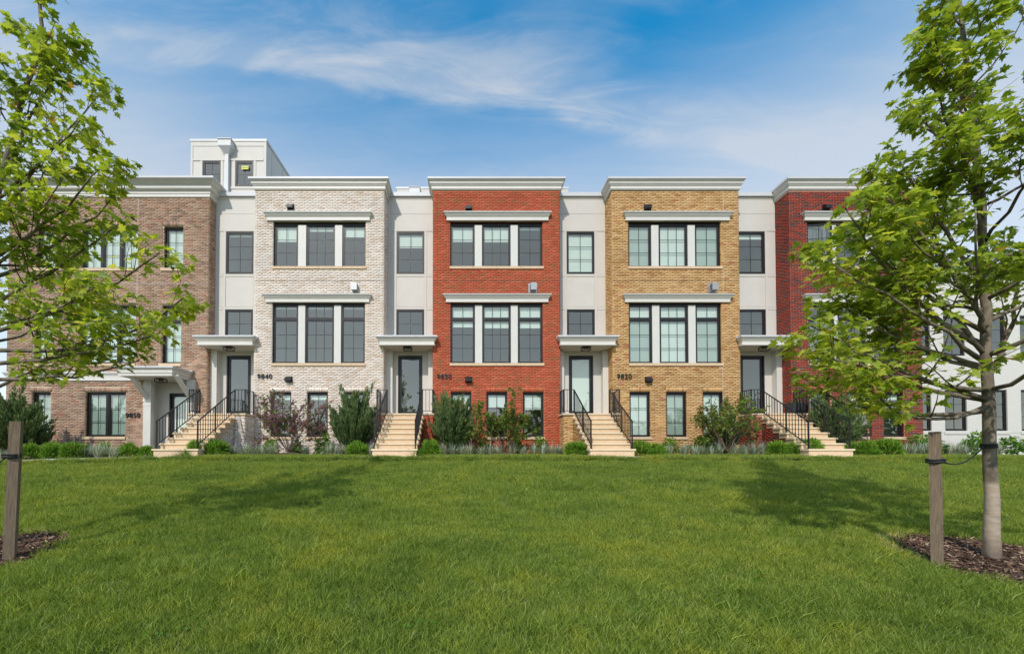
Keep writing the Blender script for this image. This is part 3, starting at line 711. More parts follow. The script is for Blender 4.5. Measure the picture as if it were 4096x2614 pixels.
    for (xa2, ya), (xb2, yb) in (((X1,YR),(X1,11)), ((X1,11),(X0,11))):
        b = MB(); b.quad((xa2,ya,-.5),(xb2,yb,-.5),(xb2,yb,10.7),(xa2,ya,10.7)); b.build('side_wall', MAT['stucco'], root)
    return (xm, zf, (xa+xb_)/2)
GLAMP = gray_house()

# ---- white stucco building beyond the dark red house
def stucco_house():
    root = empty('stucco_building'); tag(root, 'white stucco building with black windows behind the right maple trunk', 'building')
    Y = .66; z = lambda py: zc(py, Y); X = lambda px, py: wx(px, py, Y)
    X0, X1 = wx(3682, 1200, 0), X(4500, 1400); zt = z(1128)
    B = [(X(a, 1340), X(b, 1340), z(1422), z(1262)) for a, b in ((3652,3720), (3773,3859), (3922,4022), (4080,4165), (4230,4315))]
    C = [(X(a, 1640), X(b, 1640), z(1722), z(1558)) for a, b in ((3660,3726), (3780,3868), (3926,4030), (4085,4172), (4235,4322))]
    B[0] = (X0+.005,)+B[0][1:]; C[0] = (X0+.005,)+C[0][1:]
    mb = MB(); holed(mb, (0, Y), (1, 0), (0, -1), X0, X1, -.6, zt, B+C, .12)
    mb.quad((X1,Y,-.6),(X1,9,-.6),(X1,9,zt),(X1,Y,zt)); mb.quad((X1,9,-.6),(X0,9,-.6),(X0,9,zt),(X1,9,zt)); mb.build('wall', MAT['stucco'], root)
    for a, b, c, d in B: window(root, a, b, c, d, Y+.04, 2, 3, None, 0)
    for a, b, c, d in C: window(root, a, b, c, d, Y+.04, 2, 3, None, 0)
    for a, b, c, d in C:
        m = MB(); m.box(a-.05, b+.06, Y-.03, Y+.04, c-.14, c-.02); m.build('sill', MAT['stucco'], root)
    for py in (1262, 1430, 1727):
        m = MB(); m.box(X0, X1, Y-.004, Y+.001, z(py)-.006+(.02 if py == 1262 else -.03), z(py)+.006+(.02 if py == 1262 else -.03)); m.build('reveal_joint', MAT['darkjoint'] if False else MAT['roof'], root)
    m = MB(); m.sweep([(o, zt-.02+q) for o, q in [(-.1,0),(.04,0),(.04,.12),(.08,.14),(.08,.3),(.12,.33),(.12,.42),(-.1,.42)]], [(X0, Y), (X1, Y), (X1, 9)]); m.build('cornice', MAT['trim'], root)
    for z0, z1 in ((.2, 3.0), (3.2, 6.6)): room(root, X0+.1, X1-.1, Y+.16, 5, z0, z1)
    m = MB(); m.quad((X0,Y,zt-.1),(X1,Y,zt-.1),(X1,9,zt-.1),(X0,9,zt-.1)); m.build('roof', MAT['roof'], root)
stucco_house()

# ---- rooftop stair houses
def penthouse(label, pxl, pxr, top, base, Y, depth, wins, scupper, downspout):
    root = empty('rooftop_stair_house'); tag(root, label, 'stair house')
    X = lambda px, py=650: wx(px, py, Y); z = lambda py: zc(py, Y); X0, X1 = X(pxl), X(pxr); zt, zb = z(top), 10.4
    W = [(X(a), X(b), z(d), z(c)) for a, b, c, d in wins]
    m = MB(); holed(m, (0, Y), (1, 0), (0, -1), X0, X1, zb, zt-.05, W, .1)
    for xx in (X0, X1): m.quad((xx,Y,zb),(xx,Y+depth,zb),(xx,Y+depth,zt-.05),(xx,Y,zt-.05))
    m.quad((X0,Y+depth,zb),(X1,Y+depth,zb),(X1,Y+depth,zt-.05),(X0,Y+depth,zt-.05)); m.quad((X0,Y,zt-.06),(X1,Y,zt-.06),(X1,Y+depth,zt-.06),(X0,Y+depth,zt-.06)); m.build('wall', MAT['panel'], root)
    m = MB(); m.sweep([(-.2, zt-.1), (.04, zt-.1), (.04, zt), (-.2, zt)], [(X0, Y+depth), (X0, Y), (X1, Y), (X1, Y+depth)]); m.build('coping', MAT['coping'], root)
    for a, b, c, d in W:
        window(root, a, b, c, d, Y-.01, 2, 2, None, 0)
        for xx in (a-.1, b+.004): board(root, xx, xx+.096, c, d, Y, .02)
    if W:
        zl, zu = W[0][2], W[0][3]
        board(root, X0+.1, X1-.1, zu+.004, zu+.09, Y, .026); board(root, X0+.1, X1-.1, zl-.1, zl-.004, Y, .026)
        board(root, X0+.1, X1-.1, zu+.1, zt-.32, Y, .012, 'panel')
    board(root, X0-.001, X0+.09, zb, zt-.105, Y, .024); board(root, X1-.09, X1+.02, zb, zt-.105, Y, .024); board(root, X0+.09, X1-.09, zt-.3, zt-.105, Y, .02)
    for k in range(4):      # battens on the right flank
        yy = Y+.5+k*1.0; b = MB(); b.box(X1, X1+.014, yy, yy+.06, zb, zt-.2); b.build('trim', MAT['panel'], root)
    sx0, sx1, s0, s1 = scupper; d = .32; a, b = wx(sx0, 600, Y-d), wx(sx1, 600, Y-d); zt2, zm = wz(s0, Y-d), wz(s1, Y-d); zl = zm-.27
    m = MB(); m.box(a, b, Y-d, Y-.0, zm, zt2-.03); m.box(a-.03, b+.03, Y-d-.03, Y, zt2-.03, zt2); c = (a+b)/2
    m.poly([(a,Y-d,zm),(b,Y-d,zm),(c+.09,Y-.14,zl),(c-.09,Y-.14,zl)][::-1]); m.poly([(b,Y-d,zm),(b,Y,zm),(c+.09,Y-.01,zl),(c+.09,Y-.14,zl)][::-1]); m.poly([(a,Y,zm),(a,Y-d,zm),(c-.09,Y-.14,zl),(c-.09,Y-.01,zl)][::-1])
    sco = m.build('conductor_head', MAT['coping'], root)
    if downspout:
        m = MB(); m.box(c-.085, c+.075, Y-.15, Y-.03, 10.7, zl+.02); m.build('downspout', MAT['coping'], sco)
    room(root, X0+.05, X1-.05, Y+.12, Y+depth-.1, zb+.05, zt-.3)
    return root, W
PH, PW = penthouse('white panelled rooftop stair house with two windows and a conductor head', 764, 1064, 558, 700, 1.0, 3.6, [(811,884,644,747), (942,1015,644,747)], (871,922,553,580), True)
a, b, c, d = PW[1]
sk = MB(); sx = a+(b-a)*.35; sz = c+(d-c)*.66; sk.box(sx, sx+.30, .97, .972, sz, sz+.15); sko = sk.build('sticker', MAT['yellow'], PH)
tm = text_mesh('MARVIN', .075, 'lettering', MAT['bronze'], .001, .0); to = link('lettering', tm, sko, loc=(sx+.012, .967, sz+.035)); to.rotation_euler = (math.pi/2, 0, 0)
tw = max(v.co.x for v in tm.vertices); to.scale = (.275/tw, 1, 1)
penthouse('low white rooftop stair house showing behind the red house parapet', 1588, 2270, 749, 775, 4.0, 4.0, [], (1638,1679,746,770), False)

# ------------------------------------------------------------------ entry stairs
YL, TD, NR = -.76, .30, 8
ZL = 1.585; RISE = ZL / NR
def railing(par, pts_lo, pts_hi, name='railing', post_at=(), spacing=.125, h=.9):
    pass
def stairs(key, label, cxd, xa, xb_, side):
    root = empty('entry_stairs', (0,0,0)); tag(root, label, 'stairs', 'limestone entry stairs')
    hw = .73; sx0, sx1 = cxd-hw, cxd+hw; g = -.7
    L0, L1 = cxd-1.14, cxd+1.14
    # brick landing block with flank walls below the treads
    m = MB(); m.box(L0+.04, L1-.04, YL+.04, YR-.02, g, ZL-.07); stepf = []
    for k in range(1, NR):
        yf = YL - TD*(NR-k); stepf.append((yf, k*RISE))
    for sxx in (sx0+.03, sx1-.03):
        for k in range(1, NR):
            y0 = YL - TD*(NR-k) + .04; m.quad((sxx, y0, g), (sxx, y0+TD, g), (sxx, y0+TD, k*RISE-.05), (sxx, y0, k*RISE-.05))
    pier = m.build('pier', MAT['mortar_'+key], root); st = []
    brick_run(st, (0, YL+.04), (1,0), (0,-1), g, ZL-.07, lambda z: [(L0+.04, sx0+.03), (sx1-.03, L1-.04)])
    brick_run(st, (L0+.04, 0), (0,1), (-1,0), g, ZL-.07, lambda z: [(YL+.04, 0.0)]); brick_run(st, (L1-.04, 0), (0,1), (1,0), g, ZL-.07, lambda z: [(YL+.04, 0.0)])
    def flank(z):
        k = max(1, math.ceil((z+.12)/RISE)); return [(YL - TD*(NR-k) + .05, YL+.03)] if k < NR else []
    brick_run(st, (sx0+.03, 0), (0,1), (-1,0), g, ZL-.07, flank); brick_run(st, (sx1-.03, 0), (0,1), (1,0), g, ZL-.07, flank)
    bricks_to(st, pier, MAT['brick_'+key], nmax=60)
    r = random.Random(int(cxd*10)+100)
    for k in range(1, NR):
        yf = YL - TD*(NR-k); z1 = k*RISE
        s = MB(); s.box(sx0+.005, sx1-.005, yf+.035, yf+TD+.1, z1-RISE-(.3 if k == 1 else -.002), z1-.058); so = s.build('step', MAT['stone'], root)
        cut = cxd + r.uniform(-.35, .35)
        for a, b in ((sx0-.035, cut-.002), (cut+.002, sx1+.035)):
            t = MB(); t.box(a, b, yf, yf+TD+.045, z1-.056, z1); t.build('tread', MAT['tread'], so)
    s = MB(); s.box(sx0+.005, sx1-.005, YL+.033, YL+.3, ZL-RISE+.001, ZL-.062); s.build('step', MAT['stone'], root)
    cut = cxd + r.uniform(-.3, .3)
    for a, b in ((L0, cut-.002), (cut+.002, L1)):
        t = MB(); t.box(a, b, YL, YR-.02, ZL-.06, ZL); t.build('landing_slab', MAT['tread'], root)
    # black railings
    for sd, xs, xe in ((-1, sx0+.05, L0+.07), (1, sx1-.05, L1-.07)):
        m = MB(); H = .92
        y1 = YL - TD*(NR-1) + .10; p_lo = Vector((xs, y1, RISE)); p_hi = Vector((xs, YL+.1, ZL))
        slope = (p_hi.z-p_lo.z)/(p_hi.y-p_lo.y)
        m.bar(p_lo+Vector((0,-.03,H-.02)), p_hi+Vector((0,.01,H)), .045, .022); m.bar(p_lo+Vector((0,0,.12)), p_hi+Vector((0,0,.1)), .03, .02)
        rail = m.build('railing', MAT['black'], root)
        posts = [p_lo, Vector((xs, y1+.12, RISE+.0)), Vector((xs, YL-TD*3.6, RISE*4)), p_hi, Vector((xe, YL+.1, ZL)), Vector((xe, -.06, ZL))]
        for i, p in enumerate(posts):
            if i == 1: continue
            top = ZL+H if i >= 3 else p_lo.z+slope*(p.y-p_lo.y)+H-.02
            q = MB(); q.box(p.x-.019, p.x+.019, p.y-.019, p.y+.019, p.z, top); q.box(p.x-.05, p.x+.05, p.y-.05, p.y+.05, p.z+.0005, p.z+.012); q.build('post', MAT['black'], rail)
        n = int((p_hi.y-p_lo.y)/.125)
        for i in range(1, n):
            y = p_lo.y+(p_hi.y-p_lo.y)*i/n; zz_ = p_lo.z+slope*(y-p_lo.y)
            q = MB(); q.box(xs-.008, xs+.008, y-.008, y+.008, zz_+.12, zz_+H-.025); q.build('baluster', MAT['black'], rail)
        for a, b in ((Vector((xs, YL+.1, ZL)), Vector((xe, YL+.1, ZL))), (Vector((xe, YL+.1, ZL)), Vector((xe, -.06, ZL)))):
            q = MB(); q.bar(a+Vector((0,0,H)), b+Vector((0,0,H)), .045, .022); q.bar(a+Vector((0,0,.1)), b+Vector((0,0,.1)), .03, .02); q.build('rail', MAT['black'], rail)
            ln = (b-a).length; n = max(2, round(ln/.125))
            for i in range(1, n):
                p = a+(b-a)*i/n; q = MB(); q.box(p.x-.008, p.x+.008, p.y-.008, p.y+.008, ZL+.1, ZL+H-.01); q.build('baluster', MAT['black'], rail)
    return root
def ceiling_lamp(label, x, y, zt):
    root = empty('porch_lamp', (x, y, zt)); tag(root, label, 'lamp', 'porch ceiling lamps')
    wd, dp, h = .17, .13, .15
    p = MB(); p.box(-.1, .1, -.08, .08, -.02, 0); p.box(-wd, wd, -dp, dp, -.035, -.02); p.build('plate', MAT['black'], root)
    f = MB(); b = .012
    for sx in (-1, 1):
        for sy in (-1, 1): f.box(sx*(wd-b)-b/1.0, sx*(wd-b)+b, sy*(dp-b)-b, sy*(dp-b)+b, -h, -.036)
    for sy in (-1, 1): f.box(-wd+.025, wd-.025, sy*(dp-b)-b+.001, sy*(dp-b)+b-.001, -h-.001, -h+.02)
    for sx in (-1, 1): f.box(sx*(wd-b)-b+.001, sx*(wd-b)+b-.001, -dp+.025, dp-.025, -h-.001, -h+.02)
    f.build('cage', MAT['black'], root)
    g = MB(); g.tube([(-.08,0,-.085),(.08,0,-.085)], .035, 8); g.build('bulb', MAT['lampglass'], root)
    return root
for (cxd, xa, xb_, z0), key, nm in zip(DOORS, ('white','red','tan','dark'), ('with whitewashed brick flank climbing to door 9840', 'with orange red brick piers climbing to door 9830', 'with tan brick piers climbing to door 9820', 'with dark red brick piers climbing to the rightmost door')):
    stairs(key, 'limestone stairs and black railings '+nm, cxd, xa, xb_, 0)
    ceiling_lamp('black cage lamp under the canopy of the '+{'white':'pale brick','red':'orange red','tan':'tan brick','dark':'dark red'}[key]+' house', cxd, .05, z0+.012)
    STAIRC[key] = cxd
ceiling_lamp('black cage lamp under the bracketed canopy of house 9850', GLAMP[2]+.15, -.12, GLAMP[1]+.01)

# ------------------------------------------------------------------ walks
def walk_keep(x, y):
    if -4.75 < y < -3.55: return True
    if any(abs(x-c) < 1.0 and -3.6 < y < -2.7 for c in STAIRC.values()): return True
    return False
sheet('concrete_walk', np.arange(-24, 24.1, .25), np.arange(-4.75, -2.6, .1), MAT['concrete'], .012, walk_keep)
# path branching to the door of the left house
pb = MB(); pts = [(-11.35, .5), (-11.5, -1.2), (-12.2, -2.6), (-13.2, -3.8)]
for i in range(len(pts)-1):
    n = 8
    for k in range(n):
        q = []
        for t in (k/n, (k+1)/n):
            x = pts[i][0]+(pts[i+1][0]-pts[i][0])*t; y = pts[i][1]+(pts[i+1][1]-pts[i][1])*t
            q.append([(x-.55, y, gzf(x-.55, y)+.02), (x+.55, y, gzf(x+.55, y)+.02)])
        pb.quad(q[0][0], q[0][1], q[1][1], q[1][0])
pb.build('door_path', MAT['concrete'], None, kind='structure')

# ------------------------------------------------------------------ plants
def quads_mesh(name, base, d, side, L, W, mat, tone, bend=None, tip=.15):
    """leaf blades: base Nx3, unit directions d, side vectors, lengths, widths; two quads each (bent)"""
    n = len(base); L = L[:, None]; W = W[:, None]
    mid = base + d*L*.5; end = base + d*L
    if bend is not None: end = end + bend; mid = mid + bend*.25
    v = np.stack([base-side*W*.35, base+side*W*.35, mid+side*W*.5, mid-side*W*.5, end+side*W*tip, end-side*W*tip], 1).reshape(-1, 3)
    i = 6*np.arange(n)[:, None]
    f = np.concatenate([i+np.array([[0,1,2,3]]), i+np.array([[3,2,4,5]])], 1).reshape(-1, 4)
    return npmesh(name, v, f, mat, 'tone', np.repeat(tone, 2))
def unit(v): return v/np.maximum(1e-9, np.linalg.norm(v, axis=-1, keepdims=True))
def rnd_side(d, g):
    r = unit(g.normal(size=d.shape)); return unit(np.cross(d, r))
def make_yew(seed, n=2600):
    g = np.random.default_rng(seed); u = unit(g.normal(size=(n, 3))); u[:, 2] = np.abs(u[:, 2])*1.1 - .35*(g.random(n) < .35); u = unit(u)
    lump = 1 + .1*np.sin(u[:, 0]*5+seed) * np.cos(u[:, 1]*6+seed*2) + .08*np.sin(u[:, 2]*9+seed)
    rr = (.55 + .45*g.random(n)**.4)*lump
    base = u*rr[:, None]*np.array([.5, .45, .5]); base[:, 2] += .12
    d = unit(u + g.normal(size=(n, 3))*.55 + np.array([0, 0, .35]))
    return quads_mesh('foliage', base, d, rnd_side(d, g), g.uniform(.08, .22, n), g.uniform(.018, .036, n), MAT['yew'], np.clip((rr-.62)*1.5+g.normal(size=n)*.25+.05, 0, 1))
def make_juniper(seed, n=24000):
    g = np.random.default_rng(seed); nb = 130
    az = g.random(nb)*6.28; hh = g.random(nb)**1.15; base = []; dd = []; tone = []
    for i in range(nb):
        z0 = .05 + .62*hh[i]; rmax = (.50*(1-hh[i])**.75 + .06)*(1.0 if z0 > .12 else .85); el = R(48 + 34*hh[i] + g.normal()*6)
        L = rmax/max(.25, math.cos(el))*g.uniform(.8, 1.15); m = n//nb
        t = g.random(m)**.7; k = np.array([math.cos(az[i])*math.cos(el), math.sin(az[i])*math.cos(el), math.sin(el)])
        p = np.array([0, 0, z0])+k*(t*L)[:, None]; p[:, 2] += .06*t*t
        p += g.normal(size=(m, 3))*(.018+.03*(1-t))[:, None]
        base.append(p); dd.append(unit(k + np.array([0, 0, .7]) + g.normal(size=(m, 3))*.25)); tone.append(np.clip(.2+.55*t+g.normal(size=m)*.16, 0, .92))
    base = np.concatenate(base); dd = np.concatenate(dd); tone = np.concatenate(tone); tone[g.random(len(tone)) < .012] = 1
    m = len(base)
    return quads_mesh('foliage', base, dd, rnd_side(dd, g), g.uniform(.05, .11, m), g.uniform(.011, .022, m), MAT['juniper'], tone)
def make_leafy(seed, n=420):
    g = np.random.default_rng(seed); u = unit(g.normal(size=(n, 3))); u[:, 2] = np.abs(u[:, 2]); rr = .35+.65*g.random(n)**.5
    base = u*rr[:, None]*np.array([.5, .42, .62]); base[:, 2] += .1
    d = unit(u*np.array([1, 1, .4]) + g.normal(size=(n, 3))*.5); sd = unit(np.cross(d, np.array([0, 0, 1])+g.normal(size=(n, 3))*.35))
    return quads_mesh('foliage', base, d, sd, g.uniform(.10, .19, n), g.uniform(.05, .085, n), MAT['leafy'], np.clip(.2+.5*base[:, 2]/.6+g.normal(size=n)*.2, 0, 1), np.stack([np.zeros(n), np.zeros(n), -g.uniform(.01, .05, n)], 1))
def make_oat(seed, n=150):
    g = np.random.default_rng(seed); az = g.random(n)*6.28; el = np.radians(g.uniform(35, 85, n))
    base = np.stack([g.normal(size=n)*.07, g.normal(size=n)*.06, np.zeros(n)], 1)
    d = np.stack([np.cos(az)*np.cos(el), np.sin(az)*np.cos(el), np.sin(el)], 1); sd = unit(np.cross(d, np.array([0, 0, 1.]))); L = g.uniform(.3, .62, n)
    bend = np.stack([np.cos(az), np.sin(az), -np.ones(n)*.9], 1)*(L*g.uniform(.05, .3, n))[:, None]
    tone = np.clip(g.normal(size=n)*.32+.48, 0, .9); tone[g.random(n) < .06] = 1
    return quads_mesh('foliage', base, d, sd, L, g.uniform(.018, .03, n), MAT['oat'], tone, bend)
def grow(g, p, d, L, r, depth, segs, out, wob=.12, up=.05, nb=(3, 5), shrink=.62, ang=(25, 50), tmin=.3):
    """recursive limb: appends (points, radii, level)"""
    n = segs; pts = [np.array(p, float)]; rad = [r]; d = np.array(d, float); d /= np.linalg.norm(d)
    for i in range(n):
        d = d + g.normal(size=3)*wob + np.array([0, 0, up]); d /= np.linalg.norm(d)
        pts.append(pts[-1]+d*L/n); rad.append(r*(1-.72*(i+1)/n))
    out.append((pts, rad, depth))
    if depth <= 0: return
    for k in range(g.integers(nb[0], nb[1]+1)):
        t = tmin+(1-tmin)*g.random(); i = min(n-1, int(t*n)); f = t*n-i; q = pts[i]*(1-f)+pts[i+1]*f
        ax = unit((pts[i+1]-pts[i])[None])[0]; s = unit(np.cross(ax, g.normal(size=3))[None])[0]; a = R(g.uniform(*ang))
        nd = ax*math.cos(a)+s*math.sin(a)
        grow(g, q, nd, L*shrink*g.uniform(.7, 1.15)*(1.2-.5*t), max(.003, rad[i]*.62), depth-1, max(3, n-1), out, wob, up, nb, shrink, ang, tmin)
def redbud(seed, label, x, y, hgt, wid, flower, leafn):
    g = np.random.default_rng(seed); root = empty('redbud_shrub', (x, y, gzf(x, y))); tag(root, label, 'shrub', 'redbuds in the beds')
    limbs = []
    for k in range(12):
        az = k*6.28/12+g.normal()*.25; el = R(g.uniform(42, 72))
        grow(g, (g.normal()*.02, g.normal()*.02, .12), (math.cos(az)*math.cos(el)*wid, math.sin(az)*math.cos(el)*wid*.7, math.sin(el)), hgt*g.uniform(.6, .9), .018, 2, 6, limbs, .11, .05, (3, 5), .55, (20, 48), .25)
    mb = MB(); mb.tube([(0,0,-.05), (.01,0,.08), (0,0,.2)], [.05, .04, .03], 8)
    for pts, rad, lv in limbs: mb.tube(pts, [max(.0035, q) for q in rad], 5 if lv == 2 else 4, False)
    mb.build('stem', MAT['shrubstem'], root)
    tips = np.array([p for pts, rad, lv in limbs if lv <= 1 for p in pts[1:]])
    def scatter(n, spread, L, W, mat, name, lo=0.0, vert=False):
        idx = g.integers(0, len(tips), n); b = tips[idx]+g.normal(size=(n, 3))*spread
        if lo: b = b[b[:, 2] > lo*hgt]
        m = len(b); d = unit(g.normal(size=(m, 3))+np.array([0, 0, -.2])); sd = unit(np.cross(d, np.array([0, 0, 1])+g.normal(size=(m, 3))*.6))
        me = quads_mesh(name, b, d, sd, g.uniform(*L, m), g.uniform(*W, m), mat, np.clip(g.normal(size=m)*.25+.5, 0, 1), tip=.2); link(name, me, root)
    if leafn: scatter(leafn, .035, (.05, .085), (.05, .08), MAT['redbudleaf'], 'foliage', .25)
    if flower: scatter(flower, .02, (.02, .04), (.018, .03), MAT['blossom'], 'blossom')
    return root
stem_mb = MB()
for k in range(7):
    a = k*.9; stem_mb.tube([(0,0,-.06), (.05*math.cos(a), .05*math.sin(a), .12), (.16*math.cos(a), .16*math.sin(a), .34)], [.012, .009, .005], 5)
STEM = stem_mb.mesh('stem', MAT['shrubstem'])
crown_mb = MB(); crown_mb.tube([(0,0,-.05), (0,0,.06)], [.06, .045], 7); TUFT = crown_mb.mesh('tuft_base', MAT['shrubstem'])
YEW = [make_yew(s) for s in (1, 2, 3, 4)]; JUN = [make_juniper(s) for s in (11, 12, 13)]; LEAFY = [make_leafy(s) for s in (21, 22, 23)]; OAT = [make_oat(s) for s in (31, 32, 33, 34)]
def plant(name, meshes, i, label, cat, group, px, Y, wpx, hpx, unit_w, unit_h, stem=STEM, dy=None):
    """px, width and height in picture pixels at depth Y"""
    k = (Y-CAMY)/F; x = wx(px, 1790, Y); zg = gzf(x, Y)
    root = empty(name, (x, Y, zg)); tag(root, label, cat, group)
    me0 = meshes[i % len(meshes)]; co = np.empty(len(me0.vertices)*3, np.float32); me0.vertices.foreach_get('co', co); co = co.reshape(-1, 3)
    unit_w = 2*np.percentile(np.hypot(co[:, 0], co[:, 1]), 97); unit_h = np.percentile(co[:, 2], 99.6)
    sx = wpx*k/unit_w; sz = hpx*k/unit_h; rot = rng.random()*6.28
    for nm, me in (('foliage', meshes[i % len(meshes)]), ('stem' if stem is STEM else 'tuft_base', stem)):
        o = link(nm, me, root); o.scale = (sx, sx, sz); o.rotation_euler = (0, 0, rot)
    return root
NAMED = [(80,'brown house'),]
yews = [(118,-2.3,82,66,'leftmost yew mound, below the left end of the brown house'), (208,-2.2,82,66,'second yew mound from the left, below the brown house'), (290,-2.1,86,68,'third yew mound from the left, beside blue oat grass'),
        (514,-1.5,82,60,'round yew mound below the house number 9850'), (588,-1.4,64,48,'small yew mound at the foot of the 9850 pilaster'),
        (786,-2.45,76,68,'yew mound touching the right side of the 9840 stairs'), (868,-2.2,104,68,'wide yew mound before the flank of the 9840 stairs'),
        (1428,-2.3,92,62,'yew mound left of the 9830 stairs below a juniper'), (1722,-2.3,92,68,'yew mound right of the 9830 stairs below a juniper'),
        (2308,-2.2,112,60,'wide yew mound left of the 9820 stairs'), (2560,-2.1,96,64,'yew mound right of the 9820 stairs'), (2622,-1.9,86,52,'yew mound beside a grassy tuft below the tan house'),
        (3108,-1.9,88,62,'leftmost of three yew mounds before the dark red pier'), (3180,-2.2,74,58,'middle of three yew mounds before the dark red pier'), (3250,-2.4,84,74,'rightmost of three yew mounds before the dark red pier'),
        (3408,-1.9,66,58,'yew mound right of the rightmost stairs, half hidden by the railing'), (3466,-2.2,84,64,'middle yew mound below the dark red ground windows'), (3550,-2.2,104,72,'large rounded yew mound at the corner of the dark red house')]
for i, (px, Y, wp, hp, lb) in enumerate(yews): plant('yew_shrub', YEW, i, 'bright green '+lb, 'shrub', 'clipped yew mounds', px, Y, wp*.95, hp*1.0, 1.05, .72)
jun = [(70,-1.3,200,262,'dark spreading juniper at the far left corner behind the stake'), (1418,-1.3,176,262,'dark conical juniper left of the 9830 stairs'), (1812,-1.3,165,238,'dark conical juniper right of the 9830 stairs'),
       (2895,-.9,120,190,'narrow dark juniper behind the redbud of the tan house'), (3330,-1.2,192,232,'dark juniper behind the railing of the rightmost stairs')]
for i, (px, Y, wp, hp, lb) in enumerate(jun): plant('juniper', JUN, i, lb, 'juniper', 'junipers along the foundations', px, Y, wp, hp, 1.0, 1.06)
lf = [(212,-1.2,94,64,'behind the leftmost yew mounds'), (325,-1.1,76,56,'left of the pair under the double window of house 9850'), (415,-1.1,86,58,'right of the pair under the double window of house 9850'),
      (1085,-1.2,80,62,'left of the flowering redbud'), (1185,-.9,60,58,'right behind the flowering redbud stem'), (1298,-1.3,84,84,'below the middle ground window of the pale house'),
      (1940,-1.0,70,66,'left behind the green redbud'), (2062,-1.0,70,72,'right behind the green redbud'), (2158,-1.1,86,70,'below the right ground window of the red house'), (2680,-1.0,78,66,'below the middle ground window of the tan house'), (2808,-1.0,96,72,'left of the redbud at the tan house'),
      (3690,-.6,150,74,'long and low below the white stucco wall'), (3902,-.8,96,86,'left of the right maple trunk at the stucco wall'), (4048,-.8,110,70,'right of the right maple trunk at the stucco wall')]
for i, (px, Y, wp, hp, lb) in enumerate(lf): plant('leafy_shrub', LEAFY, i, 'light green broad-leaved shrub '+lb, 'shrub', 'light green leafy shrubs', px, Y, wp, hp*1.1, 1.15, .85)
oats = [(20,-1.9),(150,-1.6),(185,-1.6),(255,-1.5),(330,-1.9),(362,-1.7),(395,-1.9),(430,-1.7),(455,-1.8), (935,-1.6),(985,-1.8),(1030,-1.7),(1062,-1.9),(1095,-1.9),(1225,-1.7),(1318,-1.8),(1350,-1.8),(1385,-1.5),(1488,-1.7),(1516,-2.0),
        (1772,-1.6),(1815,-1.8),(1850,-1.8),(1880,-1.8),(1925,-1.8),(1962,-1.9),(1990,-1.8),(2050,-1.7),(2095,-1.8),(2135,-1.8),(2175,-1.8),(2215,-1.8),(2240,-1.5),
        (2672,-1.6),(2738,-1.8),(2775,-1.9),(2805,-1.7),(2845,-1.8),(2875,-1.8),(2935,-1.8),(2975,-1.9),(3015,-1.9),(3048,-1.6), (3602,-1.2),(3640,-1.3),(3680,-1.2),(3715,-1.3),(3785,-1.1),(3825,-1.2),(3855,-1.1),(3990,-1.3)]
spots = [(0,700,'before the brown house'), (700,1260,'near the flowering redbud of the pale house'), (1260,1560,'between the pale house and the 9830 stairs'), (1560,1900,'below the juniper of the red house'), (1900,2300,'around the green redbud of the red house'), (2300,2860,'before the tan house windows'), (2860,3400,'before the dark red pier'), (3400,5000,'below the white stucco wall')]
cnt = {}
for i, (px, Y) in enumerate(oats):
    s = [q for q in spots if q[0] <= px < q[1]][0][2]; cnt[s] = cnt.get(s, 0)+1
    ordn = ('first','second','third','fourth','fifth','sixth','seventh','eighth','ninth','tenth','eleventh')[cnt[s]-1]
    plant('oat_tuft', OAT, i, 'blue grey ornamental oat tuft, %s from left %s' % (ordn, s), 'plant', 'blue oat grass tufts', px, Y, rng.uniform(62, 84), rng.uniform(48, 66), .85, .55, TUFT)
for i, (px, Y, lb) in enumerate([(2622,-2.6,'beside the yew mounds right of the 9820 stairs'), (1672,-2.7,'at the right foot of the 9830 stairs'), (745,-2.8,'at the edge of the path before the 9840 stairs'), (3490,-2.6,'in front of the yew mounds at the dark red house')]):
    k = (Y-CAMY)/F; x = wx(px, 1800, Y); root = empty('daylily', (x, Y, gzf(x, Y))); tag(root, 'green arching daylily tuft '+lb, 'plant', 'green tufts at the bed edge')
    o = link('foliage', OAT[i].copy(), root); o.data.materials.clear(); o.data.materials.append(MAT['leafy']); o.scale = (.8, .8, .62); link('tuft_base', TUFT, root)
redbud(41, 'flowering redbud with purple blossom before the pale brick house', wx(1155,1790,-1.7), -1.7, 1.95, 1.3, 13000, 900)
redbud(42, 'green-leaved redbud before the orange red house', wx(2012,1790,-1.7), -1.7, 1.8, 1.6, 1800, 3600)
redbud(43, 'grey-stemmed redbud right of the tan house windows', wx(2912,1790,-1.7), -1.7, 1.95, 1.0, 1500, 2400)
# planter on the rightmost landing
px_ = STAIRC['dark']+.86; root = empty('planter', (px_, -.42, ZL)); tag(root, 'charcoal planter box on the landing of the dark red house', 'planter')
m = MB(); m.poly([(-.25,-.2,0),(.25,-.2,0),(.25,.2,0),(-.25,.2,0)][::-1])
for (a, b), (c, d) in (((-1,-1),(1,-1)), ((1,-1),(1,1)), ((1,1),(-1,1)), ((-1,1),(-1,-1))):
    m.quad((a*.25,b*.2,0),(c*.25,d*.2,0),(c*.3,d*.24,.42),(a*.3,b*.24,.42)); m.quad((a*.3,b*.24,.42),(c*.3,d*.24,.42),(c*.27,d*.21,.42),(a*.27,b*.21,.42)); m.quad((a*.27,b*.21,.42),(c*.27,d*.21,.42),(c*.27,d*.21,.37),(a*.27,b*.21,.37))
m.quad((-.27,-.21,.37),(.27,-.21,.37),(.27,.21,.37),(-.27,.21,.37)); m.build('box', MAT['planter'], root)
o = link('foliage', LEAFY[0], root, loc=(0,0,.33)); o.scale = (.42, .42, .25)

